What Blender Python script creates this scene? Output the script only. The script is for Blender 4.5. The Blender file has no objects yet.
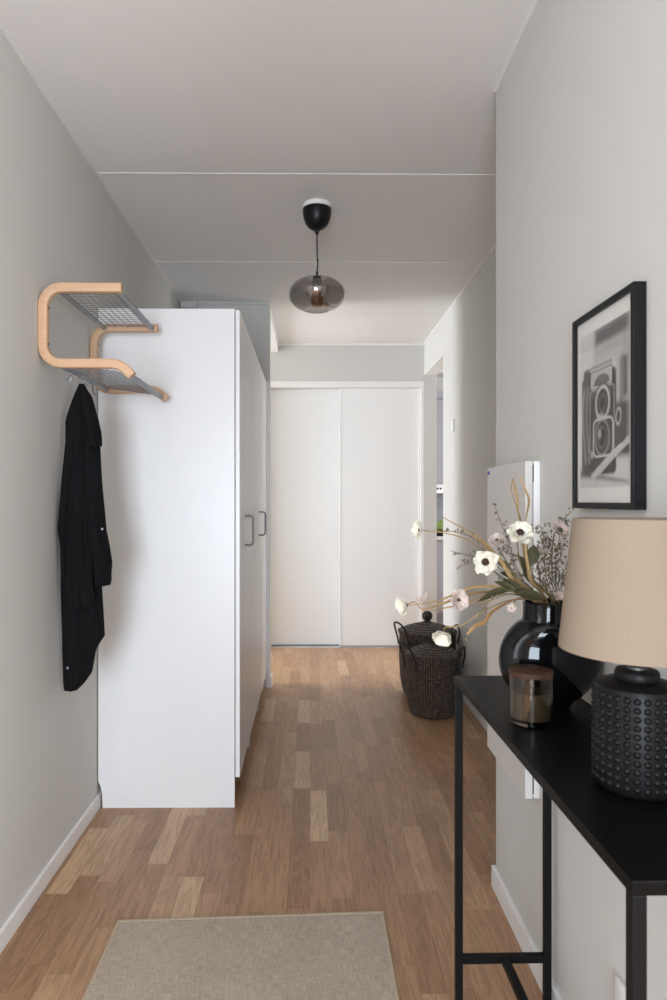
import bpy, bmesh, math, random
import numpy as np
from mathutils import Vector, Matrix

random.seed(7)
scene = bpy.context.scene
C = scene.collection
PI = math.pi

# ------------------------------------------------------------------ camera
F_PX, CX, CY, CAM_Z, YAW = 667.0, 315.8, 500.0, 1.235, math.radians(0.5)
cam_data = bpy.data.cameras.new('camera')
cam_data.sensor_fit = 'VERTICAL'
cam_data.sensor_height = 36.0
cam_data.sensor_width = 24.0
cam_data.lens = F_PX * 36.0 / 1000.0
cam_data.shift_x = (333.5 - CX) / 1000.0
cam_data.shift_y = (CY - 500.0) / 1000.0
cam_data.clip_start = 0.02
cam = bpy.data.objects.new('camera', cam_data)
C.objects.link(cam)
cam.location = (0, 0, CAM_Z)
cam.rotation_euler = (PI / 2, 0, -YAW)
cam_data.dof.use_dof = True
cam_data.dof.focus_distance = 2.9
cam_data.dof.aperture_fstop = 9.0
scene.camera = cam

# ------------------------------------------------------------------ light
world = bpy.data.worlds.new('world')
scene.world = world
world.use_nodes = True
bg = world.node_tree.nodes['Background']
bg.inputs['Color'].default_value = (0.75, 0.86, 1.0, 1)
bg.inputs['Strength'].default_value = 1.0


def area(name, loc, target, sx, sy, power, col):
    d = bpy.data.lights.new(name, 'AREA')
    d.shape = 'RECTANGLE'
    d.size, d.size_y, d.energy, d.color = sx, sy, power, col
    o = bpy.data.objects.new(name, d)
    C.objects.link(o)
    o.location = loc
    o.rotation_euler = (Vector(target) - Vector(loc)).to_track_quat('-Z', 'Y').to_euler()
    return o


area('entry_window_light', (-0.45, -2.66, 1.05), (-0.45, 0, 0.85), 1.15, 1.8, 150, (0.76, 0.87, 1.0))
area('added_left_light', (-2.25, -1.0, 1.35), (0, -0.6, 1.35), 0.8, 1.5, 15, (0.92, 0.96, 1.0))  # added fill behind the viewer, brightens the right wall of the hall
area('added_right_light', (1.88, -1.0, 1.35), (0, -0.6, 1.35), 1.5, 1.5, 102, (0.96, 0.97, 1.0))  # added fill behind the viewer, brightens the left wall of the hall
area('left_room_window_light', (-3.60, 5.05, 1.40), (0, 5.05, 1.40), 0.9, 1.9, 150, (0.90, 0.95, 1.0))
area('kitchen_window_light', (3.25, 5.9, 1.5), (1.0, 5.9, 1.4), 1.6, 1.4, 70, (0.95, 0.97, 1.0))

scene.view_settings.view_transform = 'Standard'
scene.view_settings.look = 'None'
scene.view_settings.exposure = 0.08
scene.view_settings.gamma = 1.0
scene.view_settings.use_curve_mapping = False
scene.cycles.use_denoising = True
scene.cycles.max_bounces = 12
scene.cycles.diffuse_bounces = 6
scene.cycles.transparent_max_bounces = 16
scene.cycles.caustics_reflective = False
scene.cycles.caustics_refractive = False


def P(px, py, d):
    """photo pixel + distance down the hall (world Y) -> point"""
    u, v = (px - CX) / F_PX, (CY - py) / F_PX
    t = d / (math.cos(YAW) - u * math.sin(YAW))
    return Vector((t * (u * math.cos(YAW) + math.sin(YAW)), d, CAM_Z + t * v))


# ------------------------------------------------------------------ materials
def mat(name, col, rough=0.6, metal=0.0, noise=0.0, nscale=60.0, bump=0.0, spec=0.5, stretch=None, coat=0.0):
    m = bpy.data.materials.new(name)
    m.use_nodes = True
    nt = m.node_tree
    b = nt.nodes['Principled BSDF']
    b.inputs['Base Color'].default_value = (*col, 1)
    b.inputs['Roughness'].default_value = rough
    b.inputs['Metallic'].default_value = metal
    b.inputs['Specular IOR Level'].default_value = spec
    b.inputs['Coat Weight'].default_value = coat
    b.inputs['Coat Roughness'].default_value = 0.1
    tc = nt.nodes.new('ShaderNodeTexCoord')
    mp = nt.nodes.new('ShaderNodeMapping')
    if stretch:
        mp.inputs['Scale'].default_value = stretch
    nz = nt.nodes.new('ShaderNodeTexNoise')
    nz.inputs['Scale'].default_value = nscale
    nz.inputs['Detail'].default_value = 4
    nt.links.new(tc.outputs['Object'], mp.inputs['Vector'])
    nt.links.new(mp.outputs['Vector'], nz.inputs['Vector'])
    rp = nt.nodes.new('ShaderNodeValToRGB')
    lo = [max(0, c * (1 - noise)) for c in col]
    hi = [min(1, c * (1 + noise)) for c in col]
    rp.color_ramp.elements[0].position = 0.3
    rp.color_ramp.elements[1].position = 0.7
    rp.color_ramp.elements[0].color = (*lo, 1)
    rp.color_ramp.elements[1].color = (*hi, 1)
    nt.links.new(nz.outputs['Fac'], rp.inputs['Fac'])
    nt.links.new(rp.outputs['Color'], b.inputs['Base Color'])
    if bump:
        bp = nt.nodes.new('ShaderNodeBump')
        bp.inputs['Strength'].default_value = bump
        bp.inputs['Distance'].default_value = 0.002
        nt.links.new(nz.outputs['Fac'], bp.inputs['Height'])
        nt.links.new(bp.outputs['Normal'], b.inputs['Normal'])
    return m


def glass_mat(name, tint, ior=1.45, gloss=(1, 1, 1), rough=0.02, boost=0.0):
    m = bpy.data.materials.new(name)
    m.use_nodes = True
    nt = m.node_tree
    nt.nodes.remove(nt.nodes['Principled BSDF'])
    out = nt.nodes['Material Output']
    tr = nt.nodes.new('ShaderNodeBsdfTransparent')
    tr.inputs['Color'].default_value = (*tint, 1)
    gl = nt.nodes.new('ShaderNodeBsdfGlossy')
    gl.inputs['Color'].default_value = (*gloss, 1)
    gl.inputs['Roughness'].default_value = rough
    lw = nt.nodes.new('ShaderNodeLayerWeight')
    lw.inputs['Blend'].default_value = 0.5
    pw = nt.nodes.new('ShaderNodeMath')
    pw.operation = 'POWER'
    nt.links.new(lw.outputs['Facing'], pw.inputs[0])
    pw.inputs[1].default_value = 5.0
    f0 = ((ior - 1) / (ior + 1)) ** 2 + boost
    ad = nt.nodes.new('ShaderNodeMath')
    ad.operation = 'MULTIPLY_ADD'
    ad.use_clamp = True
    nt.links.new(pw.outputs[0], ad.inputs[0])
    ad.inputs[1].default_value = 1 - f0
    ad.inputs[2].default_value = f0
    mx = nt.nodes.new('ShaderNodeMixShader')
    nt.links.new(ad.outputs['Value'], mx.inputs['Fac'])
    nt.links.new(tr.outputs['BSDF'], mx.inputs[1])
    nt.links.new(gl.outputs['BSDF'], mx.inputs[2])
    nt.links.new(mx.outputs['Shader'], out.inputs['Surface'])
    return m


class N:
    """tiny node helper"""
    def __init__(s, m):
        s.nt = m.node_tree

    def math(s, op, a, b=None, c=None):
        n = s.nt.nodes.new('ShaderNodeMath')
        n.operation = op
        for i, v in enumerate((a, b, c)):
            if v is None:
                continue
            if isinstance(v, (int, float)):
                n.inputs[i].default_value = v
            else:
                s.nt.links.new(v, n.inputs[i])
        return n.outputs[0]

    def new(s, t):
        return s.nt.nodes.new(t)

    def link(s, a, b):
        s.nt.links.new(a, b)


def parquet():
    m = bpy.data.materials.new('oak_parquet')
    m.use_nodes = True
    n = N(m)
    b = m.node_tree.nodes['Principled BSDF']
    tc = n.new('ShaderNodeTexCoord')
    sp = n.new('ShaderNodeSeparateXYZ')
    n.link(tc.outputs['Object'], sp.inputs[0])
    W, L = 0.069, 0.42
    xs = n.math('DIVIDE', sp.outputs['X'], W)
    ci = n.math('FLOOR', xs)
    wn = n.new('ShaderNodeTexWhiteNoise')
    wn.noise_dimensions = '1D'
    n.link(ci, wn.inputs['W'])
    ys = n.math('ADD', n.math('DIVIDE', sp.outputs['Y'], L), n.math('MULTIPLY', wn.outputs['Value'], 7.3))
    ri = n.math('FLOOR', ys)
    cb = n.new('ShaderNodeCombineXYZ')
    n.link(ci, cb.inputs[0])
    n.link(ri, cb.inputs[1])
    w2 = n.new('ShaderNodeTexWhiteNoise')
    w2.noise_dimensions = '2D'
    n.link(cb.outputs[0], w2.inputs['Vector'])
    ramp = n.new('ShaderNodeValToRGB')
    el = ramp.color_ramp.elements
    el[0].position, el[0].color = 0.0, (0.290, 0.158, 0.084, 1)
    el[1].position, el[1].color = 1.0, (0.55, 0.375, 0.225, 1)
    for p, c in ((0.35, (0.345, 0.196, 0.106, 1)), (0.7, (0.385, 0.228, 0.127, 1)), (0.9, (0.425, 0.260, 0.147, 1))):
        e = el.new(p)
        e.color = c
    n.link(w2.outputs['Value'], ramp.inputs['Fac'])
    # grain, shifted per board
    ofs = n.new('ShaderNodeVectorMath')
    ofs.operation = 'SCALE'
    n.link(w2.outputs['Color'], ofs.inputs[0])
    ofs.inputs['Scale'].default_value = 9.0
    ad = n.new('ShaderNodeVectorMath')
    n.link(tc.outputs['Object'], ad.inputs[0])
    n.link(ofs.outputs[0], ad.inputs[1])
    mp = n.new('ShaderNodeMapping')
    mp.inputs['Scale'].default_value = (17, 1.7, 1)
    n.link(ad.outputs[0], mp.inputs[0])
    wv = n.new('ShaderNodeTexNoise')
    wv.inputs['Scale'].default_value = 1.6
    wv.inputs['Detail'].default_value = 6
    wv.inputs['Distortion'].default_value = 1.6
    n.link(mp.outputs[0], wv.inputs['Vector'])
    rings = n.math('SINE', n.math('MULTIPLY', wv.outputs['Fac'], 26.0))
    mp2 = n.new('ShaderNodeMapping')
    mp2.inputs['Scale'].default_value = (210, 7, 1)
    n.link(ad.outputs[0], mp2.inputs[0])
    fine = n.new('ShaderNodeTexNoise')
    fine.inputs['Scale'].default_value = 1.0
    fine.inputs['Detail'].default_value = 3
    n.link(mp2.outputs[0], fine.inputs['Vector'])
    g = n.math('ADD', n.math('MULTIPLY', rings, 0.13), n.math('MULTIPLY', n.math('SUBTRACT', fine.outputs['Fac'], 0.5), 0.60))
    # seams
    fx = n.math('FRACT', xs)
    ex = n.math('MINIMUM', fx, n.math('SUBTRACT', 1.0, fx))
    fy = n.math('FRACT', ys)
    ey = n.math('MINIMUM', fy, n.math('SUBTRACT', 1.0, fy))
    sx = n.math('LESS_THAN', ex, 0.010)
    sy = n.math('LESS_THAN', ey, 0.0016)
    seam = n.math('MAXIMUM', sx, sy)
    val = n.math('SUBTRACT', n.math('ADD', 1.0, g), n.math('MULTIPLY', seam, 0.28))
    mul = n.new('ShaderNodeVectorMath')
    mul.operation = 'SCALE'
    n.link(ramp.outputs['Color'], mul.inputs[0])
    n.link(val, mul.inputs['Scale'])
    n.link(mul.outputs[0], b.inputs['Base Color'])
    b.inputs['Roughness'].default_value = 0.38
    b.inputs['Specular IOR Level'].default_value = 0.45
    bp = n.new('ShaderNodeBump')
    bp.inputs['Strength'].default_value = 0.12
    bp.inputs['Distance'].default_value = 0.001
    n.link(val, bp.inputs['Height'])
    n.link(bp.outputs['Normal'], b.inputs['Normal'])
    return m


def rug_mat():
    m = bpy.data.materials.new('woven_rug')
    m.use_nodes = True
    n = N(m)
    b = m.node_tree.nodes['Principled BSDF']
    tc = n.new('ShaderNodeTexCoord')
    vals = []
    for sc in ((420, 30, 1), (30, 420, 1)):
        mp = n.new('ShaderNodeMapping')
        mp.inputs['Scale'].default_value = sc
        n.link(tc.outputs['Object'], mp.inputs[0])
        t = n.new('ShaderNodeTexNoise')
        t.inputs['Scale'].default_value = 1.0
        t.inputs['Detail'].default_value = 3
        n.link(mp.outputs[0], t.inputs['Vector'])
        vals.append(t.outputs['Fac'])
    v = n.math('ADD', vals[0], vals[1])
    big = n.new('ShaderNodeTexNoise')
    big.inputs['Scale'].default_value = 5
    n.link(tc.outputs['Object'], big.inputs['Vector'])
    v = n.math('ADD', v, n.math('MULTIPLY', big.outputs['Fac'], 0.35))
    rp = n.new('ShaderNodeValToRGB')
    rp.color_ramp.elements[0].position = 0.35
    rp.color_ramp.elements[1].position = 0.85
    rp.color_ramp.elements[0].color = (0.26, 0.21, 0.162, 1)
    rp.color_ramp.elements[1].color = (0.60, 0.52, 0.43, 1)
    n.link(n.math('MULTIPLY', v, 0.5), rp.inputs['Fac'])
    n.link(rp.outputs['Color'], b.inputs['Base Color'])
    b.inputs['Roughness'].default_value = 0.95
    b.inputs['Specular IOR Level'].default_value = 0.1
    bp = n.new('ShaderNodeBump')
    bp.inputs['Strength'].default_value = 0.4
    bp.inputs['Distance'].default_value = 0.002
    n.link(v, bp.inputs['Height'])
    n.link(bp.outputs['Normal'], b.inputs['Normal'])
    return m


def weave_mat():
    """dark rattan: bands around (z) crossed by uprights (angle)"""
    m = bpy.data.materials.new('dark_rattan')
    m.use_nodes = True
    n = N(m)
    b = m.node_tree.nodes['Principled BSDF']
    tc = n.new('ShaderNodeTexCoord')
    sp = n.new('ShaderNodeSeparateXYZ')
    n.link(tc.outputs['Object'], sp.inputs[0])
    nz = n.new('ShaderNodeTexNoise')
    nz.inputs['Scale'].default_value = 60
    n.link(tc.outputs['Object'], nz.inputs['Vector'])
    ang = n.math('ARCTAN2', sp.outputs['Y'], sp.outputs['X'])
    a = n.math('SINE', n.math('MULTIPLY', ang, 72.0))
    z = n.math('SINE', n.math('MULTIPLY', sp.outputs['Z'], 620.0))
    h = n.math('ADD', n.math('MULTIPLY', a, 0.5), n.math('MULTIPLY', z, 0.5))
    v = n.math('ADD', n.math('MULTIPLY', h, 0.34), n.math('MULTIPLY', nz.outputs['Fac'], 0.85))
    rp = n.new('ShaderNodeValToRGB')
    rp.color_ramp.elements[0].position = 0.15
    rp.color_ramp.elements[0].color = (0.006, 0.005, 0.0045, 1)
    rp.color_ramp.elements[1].position = 0.78
    rp.color_ramp.elements[1].color = (0.25, 0.155, 0.095, 1)
    e = rp.color_ramp.elements.new(0.5)
    e.color = (0.030, 0.021, 0.016, 1)
    n.link(v, rp.inputs['Fac'])
    n.link(rp.outputs['Color'], b.inputs['Base Color'])
    b.inputs['Roughness'].default_value = 0.6
    bp = n.new('ShaderNodeBump')
    bp.inputs['Strength'].default_value = 1.0
    bp.inputs['Distance'].default_value = 0.003
    n.link(h, bp.inputs['Height'])
    n.link(bp.outputs['Normal'], b.inputs['Normal'])
    return m


def vcol_mat(name, rough=0.5):
    m = bpy.data.materials.new(name)
    m.use_nodes = True
    n = N(m)
    b = m.node_tree.nodes['Principled BSDF']
    at = n.new('ShaderNodeAttribute')
    at.attribute_name = 'print'
    n.link(at.outputs['Color'], b.inputs['Base Color'])
    b.inputs['Roughness'].default_value = rough
    return m


def fabric_mat(name, col, scale=900.0, rough=0.9):
    m = bpy.data.materials.new(name)
    m.use_nodes = True
    n = N(m)
    b = m.node_tree.nodes['Principled BSDF']
    tc = n.new('ShaderNodeTexCoord')
    sp = n.new('ShaderNodeSeparateXYZ')
    n.link(tc.outputs['Object'], sp.inputs[0])
    ang = n.math('ARCTAN2', sp.outputs['Y'], sp.outputs['X'])
    mpn = n.new('ShaderNodeCombineXYZ')
    n.link(n.math('MULTIPLY', ang, 26.0), mpn.inputs[0])
    n.link(n.math('MULTIPLY', sp.outputs['Z'], scale), mpn.inputs[1])
    nz = n.new('ShaderNodeTexNoise')
    nz.inputs['Scale'].default_value = 1.0
    n.link(mpn.outputs[0], nz.inputs['Vector'])
    rp = n.new('ShaderNodeValToRGB')
    rp.color_ramp.elements[0].position = 0.3
    rp.color_ramp.elements[1].position = 0.7
    rp.color_ramp.elements[0].color = (*[c * 0.93 for c in col], 1)
    rp.color_ramp.elements[1].color = (*[min(1, c * 1.05) for c in col], 1)
    n.link(nz.outputs['Fac'], rp.inputs['Fac'])
    n.link(rp.outputs['Color'], b.inputs['Base Color'])
    b.inputs['Roughness'].default_value = rough
    b.inputs['Specular IOR Level'].default_value = 0.2
    return m


M = dict(
    wall=mat('wall_paint', (0.605, 0.596, 0.570), 0.75, noise=0.015, nscale=300, bump=0.03, spec=0.3),
    ceiling=mat('ceiling_paint', (0.77, 0.755, 0.74), 0.85, noise=0.012, nscale=120, bump=0.04, spec=0.2),
    trim=mat('trim_white', (0.80, 0.79, 0.775), 0.45, noise=0.01),
    door=mat('door_white', (0.81, 0.81, 0.80), 0.4, noise=0.008, nscale=20),
    wardrobe=mat('wardrobe_white', (0.80, 0.80, 0.80), 0.35, noise=0.006, nscale=20),
    floor=parquet(),
    steel=mat('brushed_steel', (0.14, 0.13, 0.12), 0.45, 0.7, noise=0.1, nscale=40),
    alu=mat('aluminium_track', (0.55, 0.55, 0.55), 0.4, 0.9, noise=0.05),
    dark_gap=mat('dark_gap', (0.03, 0.03, 0.035), 0.8, noise=0.05),
    birch=mat('birch_wood', (0.57, 0.36, 0.215), 0.45, noise=0.10, nscale=3, stretch=(2, 60, 60)),
    grey_metal=mat('grey_metal', (0.27, 0.28, 0.30), 0.4, 0.6, noise=0.04),
    black_cloth=mat('black_cloth', (0.0055, 0.0055, 0.0065), 0.95, noise=0.3, nscale=400, bump=0.25, spec=0.15),
    black_plastic=mat('black_plastic', (0.007, 0.007, 0.007), 0.38, noise=0.1, spec=0.25),
    black_metal=mat('black_metal', (0.0065, 0.0063, 0.0065), 0.42, noise=0.2, nscale=300, bump=0.06, spec=0.12),
    black_wood=mat('black_tabletop', (0.004, 0.0039, 0.0039), 0.36, noise=0.15, nscale=200, bump=0.03, spec=0.09),
    black_glaze=mat('black_glaze', (0.0035, 0.0035, 0.004), 0.05, noise=0.1, nscale=10, spec=0.32),
    black_matte=mat('black_ceramic', (0.0075, 0.007, 0.007), 0.42, noise=0.1, spec=0.18),
    rattan=weave_mat(),
    rope=mat('black_rope', (0.012, 0.010, 0.010), 0.7, noise=0.3, nscale=300, bump=0.4),
    rug=rug_mat(),
    rug_edge=mat('rug_binding', (0.44, 0.36, 0.26), 0.9, noise=0.1, nscale=300, bump=0.3),
    shade=fabric_mat('linen_shade', (0.285, 0.224, 0.166)),
    frame=mat('black_frame', (0.008, 0.008, 0.009), 0.4, noise=0.1, spec=0.2),
    mount=mat('mount_paper', (0.86, 0.84, 0.81), 0.9, noise=0.01),
    print=vcol_mat('photo_print', 0.5),
    pane=glass_mat('picture_glass', (0.985, 0.985, 0.985), 1.2),
    smoke=glass_mat('smoked_glass', (0.72, 0.705, 0.695), 1.5, boost=0.11),
    amber_glass=glass_mat('candle_glass', (0.80, 0.75, 0.69), 1.45, boost=0.01),
    wax=mat('wax', (0.07, 0.054, 0.036), 0.6, noise=0.04),
    cork_lid=mat('walnut_lid', (0.055, 0.025, 0.014), 0.5, spec=0.25, noise=0.2, nscale=8, stretch=(1, 14, 1)),
    plastic=mat('white_plastic', (0.82, 0.82, 0.81), 0.3, noise=0.005),
    panel_face=mat('panel_paint', (0.62, 0.60, 0.575), 0.45, noise=0.01),
    blue=mat('blue_mark', (0.05, 0.09, 0.45), 0.5, noise=0.02),
    bulb_brown=mat('bulb_copper', (0.30, 0.13, 0.07), 0.25, 0.3, noise=0.05),
    petal=mat('white_petal', (0.70, 0.665, 0.56), 0.7, noise=0.06, nscale=90),
    petal_pink=mat('pale_pink_petal', (0.55, 0.45, 0.40), 0.7, noise=0.18, nscale=60),
    flower_dark=mat('dark_flower_centre', (0.035, 0.014, 0.010), 0.9, noise=0.4, nscale=500, bump=0.5),
    flower_green=mat('green_flower_centre', (0.07, 0.075, 0.035), 0.9, noise=0.4, nscale=500),
    straw=mat('straw', (0.31, 0.205, 0.085), 0.65, noise=0.22, nscale=60),
    straw_dark=mat('dark_straw', (0.30, 0.165, 0.06), 0.65, noise=0.25, nscale=60),
    leaf=mat('olive_leaf', (0.058, 0.053, 0.022), 0.6, noise=0.2, nscale=40),
    stem=mat('green_stem', (0.13, 0.12, 0.05), 0.6, noise=0.2),
    twig=mat('brown_twig', (0.080, 0.058, 0.034), 0.75, noise=0.25, nscale=80),
    bud=mat('dry_bud', (0.16, 0.118, 0.075), 0.8, noise=0.35, nscale=200),
    kitchen_grey=mat('kitchen_grey', (0.25, 0.25, 0.275), 0.5, noise=0.02),
    kitchen_splash=mat('kitchen_splash', (0.22, 0.225, 0.25), 0.4, noise=0.22, nscale=70),
    worktop=mat('worktop', (0.50, 0.47, 0.45), 0.4, noise=0.06),
    green=mat('green_glaze', (0.16, 0.24, 0.05), 0.25, noise=0.25, nscale=14),
)

# ------------------------------------------------------------------ object helpers
ORG = {}


def world_origin(o):
    return ORG.get(o.name, Vector((0, 0, 0)))


def obj(name, bm, m, parent=None, origin=None, smooth=False, label=None):
    """bm is in world coordinates; the new object's own origin is `origin` (world) or its parent's"""
    me = bpy.data.meshes.new(name)
    o = bpy.data.objects.new(name, me)
    C.objects.link(o)
    po = world_origin(parent) if parent else Vector((0, 0, 0))
    og = Vector(origin) if origin is not None else po
    bmesh.ops.recalc_face_normals(bm, faces=bm.faces)
    bmesh.ops.translate(bm, verts=bm.verts, vec=-og)
    bm.to_mesh(me)
    bm.free()
    mats = m if isinstance(m, (list, tuple)) else [m]
    for k in mats:
        me.materials.append(k)
    if smooth:
        for p in me.polygons:
            p.use_smooth = True
        try:
            me.set_sharp_from_angle(angle=math.radians(42))
        except Exception:
            pass
    o.location = og - po
    if parent:
        o.parent = parent
    ORG[o.name] = og
    if label:
        o['label'] = label
    return o


def thing(name, label, cat, loc=(0, 0, 0), group=None):
    o = bpy.data.objects.new(name, None)
    C.objects.link(o)
    o.empty_display_size = 0.05
    o.location = loc
    ORG[o.name] = Vector(loc)
    return tag(o, label, cat, group)


def tag(o, label, cat, group=None):
    o['label'] = label
    o['category'] = cat
    if group:
        o['group'] = group
    return o


def struct(name, bm, m, parent=None, smooth=False):
    o = obj(name, bm, m, parent, smooth=smooth)
    if not parent:
        o['kind'] = 'structure'
    return o


def box(bm, x0, x1, y0, y1, z0, z1, bev=0.0, seg=2):
    vs = [bm.verts.new((x, y, z)) for x in (x0, x1) for y in (y0, y1) for z in (z0, z1)]
    fs = [(0, 1, 3, 2), (4, 6, 7, 5), (0, 4, 5, 1), (2, 3, 7, 6), (0, 2, 6, 4), (1, 5, 7, 3)]
    faces = [bm.faces.new([vs[i] for i in f]) for f in fs]
    if bev:
        es = list({e for f in faces for e in f.edges})
        bmesh.ops.bevel(bm, geom=es, offset=bev, segments=seg, affect='EDGES', profile=0.5)
    return bm


def B(*a, **k):
    return box(bmesh.new(), *a, **k)


def spline(pts, n=8):
    """Catmull-Rom through pts"""
    pts = [Vector(p) for p in pts]
    q = [2 * pts[0] - pts[1]] + pts + [2 * pts[-1] - pts[-2]]
    out = []
    for i in range(1, len(q) - 2):
        p0, p1, p2, p3 = q[i - 1:i + 3]
        for k in range(n):
            t = k / n
            out.append(0.5 * ((2 * p1) + (-p0 + p2) * t + (2 * p0 - 5 * p1 + 4 * p2 - p3) * t * t
                              + (-p0 + 3 * p1 - 3 * p2 + p3) * t ** 3))
    out.append(pts[-1])
    return out


def frames(path):
    T = []
    for i in range(len(path)):
        a = path[max(0, i - 1)]
        b = path[min(len(path) - 1, i + 1)]
        t = (b - a)
        T.append(t.normalized() if t.length > 1e-9 else Vector((0, 0, 1)))
    ref = Vector((0, 0, 1)) if abs(T[0].z) < 0.9 else Vector((1, 0, 0))
    n = T[0].cross(ref).normalized()
    out = []
    for t in T:
        n = (n - t * n.dot(t))
        n = n.normalized() if n.length > 1e-6 else t.orthogonal().normalized()
        out.append((t, n, t.cross(n)))
    return out


def tube(bm, path, r, seg=8, caps=True):
    path = [Vector(p) for p in path]
    rs = r if isinstance(r, (list, tuple)) else [r] * len(path)
    rings = []
    for p, (t, n, b), rr in zip(path, frames(path), rs):
        rings.append([bm.verts.new(p + (n * math.cos(2 * PI * k / seg) + b * math.sin(2 * PI * k / seg)) * rr)
                      for k in range(seg)])
    for a, c in zip(rings, rings[1:]):
        for k in range(seg):
            bm.faces.new((a[k], a[(k + 1) % seg], c[(k + 1) % seg], c[k]))
    if caps:
        bm.faces.new(rings[0][::-1])
        bm.faces.new(rings[-1])
    return bm


def lathe(bm, prof, c, seg=48, sy=1.0, close=False):
    """prof: list of (radius, z) world z; revolve about (c.x, c.y)"""
    rings = []
    for r, z in prof:
        if r < 1e-6:
            rings.append([bm.verts.new((c[0], c[1], z))])
        else:
            rings.append([bm.verts.new((c[0] + r * math.cos(2 * PI * k / seg), c[1] + r * (sy(z) if callable(sy) else sy) * math.sin(2 * PI * k / seg), z))
                          for k in range(seg)])
    pairs = list(zip(rings, rings[1:]))
    if close:
        pairs.append((rings[-1], rings[0]))
    for a, b in pairs:
        for k in range(seg):
            k2 = (k + 1) % seg
            if len(a) == 1 and len(b) == 1:
                continue
            if len(a) == 1:
                bm.faces.new((a[0], b[k2], b[k]))
            elif len(b) == 1:
                bm.faces.new((a[k], a[k2], b[0]))
            else:
                bm.faces.new((a[k], a[k2], b[k2], b[k]))
    return bm


def sweep(bm, path, prof, side):
    """planar path, constant binormal `side`; prof in (in-plane normal, side)"""
    path = [Vector(p) for p in path]
    side = Vector(side)
    rings = []
    for i, p in enumerate(path):
        t = (path[min(i + 1, len(path) - 1)] - path[max(i - 1, 0)]).normalized()
        n = side.cross(t).normalized()
        s = 1.0
        rings.append([bm.verts.new(p + n * a * s + side * b) for a, b in prof])
    m = len(prof)
    for a, c in zip(rings, rings[1:]):
        for k in range(m):
            bm.faces.new((a[k], a[(k + 1) % m], c[(k + 1) % m], c[k]))
    bm.faces.new(rings[0][::-1])
    bm.faces.new(rings[-1])
    return bm


def rrect(w, h, r, n=3):
    out = []
    for cx, cy, a0 in ((w / 2 - r, h / 2 - r, 0), (-w / 2 + r, h / 2 - r, 90), (-w / 2 + r, -h / 2 + r, 180), (w / 2 - r, -h / 2 + r, 270)):
        for k in range(n + 1):
            a = math.radians(a0 + 90 * k / n)
            out.append((cx + r * math.cos(a), cy + r * math.sin(a)))
    return out


def ribbon(bm, path, w, th=0.0006, twist=0.0, phase=0.0):
    """flat strip with thickness, twisting along its length; w may be a list"""
    path = [Vector(p) for p in path]
    k = len(path)
    rings = []
    for i, (p, (t, n, b)) in enumerate(zip(path, frames(path))):
        a = phase + twist * i / (k - 1)
        u = n * math.cos(a) + b * math.sin(a)
        v = t.cross(u)
        ww = (w[i] if isinstance(w, (list, tuple)) else w) / 2
        rings.append([bm.verts.new(p + u * ww + v * th), bm.verts.new(p + v * th * 2.5), bm.verts.new(p - u * ww + v * th),
                      bm.verts.new(p - u * ww - v * th), bm.verts.new(p + u * ww - v * th)])
    for a, c in zip(rings, rings[1:]):
        for j in range(5):
            bm.faces.new((a[j], a[(j + 1) % 5], c[(j + 1) % 5], c[j]))
    bm.faces.new(rings[0][::-1])
    bm.faces.new(rings[-1])
    return bm


def blob(bm, c, r, sub=1, scale=(1, 1, 1)):
    mtx = Matrix.Translation(Vector(c)) @ Matrix.Diagonal((r * scale[0], r * scale[1], r * scale[2], 1))
    bmesh.ops.create_icosphere(bm, subdivisions=sub, radius=1.0, matrix=mtx)
    return bm


# ------------------------------------------------------------------ the setting
CEIL = 2.54
LX, RX, NX = -0.853, 0.592, 0.953        # left wall, near right wall, recessed right wall
Y_WARD, Y_PART, Y_CORNER, Y_OPEN, Y_BACK = 2.682, 4.40, 2.118, 4.764, 5.56
PART_X = -0.264

bm = B(-4.2, 4.2, -3.0, 7.6, -0.1, 0.0)
struct('floor', bm, M['floor'])
bm = B(-4.2, 4.2, -3.0, 7.6, CEIL, CEIL + 0.1)
struct('ceiling', bm, M['ceiling'])

struct('wall_left', B(LX - 0.10, LX, 0.7, Y_PART, 0, CEIL), M['wall'])
struct('wall_right', B(RX, NX + 0.1, 0.5, Y_CORNER, 0, CEIL), M['wall'])
bm = B(NX, NX + 0.1, Y_CORNER, Y_OPEN, 0, CEIL)
box(bm, NX, NX + 0.1, Y_OPEN, Y_BACK, 2.272, CEIL)
struct('wall_recess', bm, M['wall'])
bm = B(-3.9, PART_X, Y_PART, Y_PART + 0.10, 0, CEIL)
struct('wall_partition', bm, M['wall'])
struct('trim_4', B(PART_X - 0.10, PART_X, Y_PART + 0.10, Y_BACK, 2.468, CEIL), M['trim'])
# back wall with the closet opening
DO_L, DO_R, DO_T = -0.44, 0.952, 2.205
bm = B(-3.9, DO_L, Y_BACK, Y_BACK + 0.13, 0, CEIL)
box(bm, DO_L, DO_R, Y_BACK, Y_BACK + 0.13, DO_T + 0.02, CEIL)
box(bm, DO_R, NX + 0.105, Y_BACK, Y_BACK + 0.13, 0, CEIL)
struct('wall_back', bm, M['wall'])
# closet interior
bm = B(DO_L - 0.1, DO_R + 0.1, Y_BACK + 0.60, Y_BACK + 0.64, 0, CEIL)
struct('wall_closet', bm, M['wall'])
# left room
bm = B(-4.0, -3.9, Y_PART, Y_BACK + 0.1, 0, 0.4)
box(bm, -4.0, -3.9, Y_PART, Y_BACK + 0.1, 2.4, CEIL)
box(bm, -4.0, -3.9, Y_PART, 4.55, 0.4, 2.4)
box(bm, -4.0, -3.9, 5.55, Y_BACK + 0.1, 0.4, 2.4)
struct('wall_side', bm, M['wall'])
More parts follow.
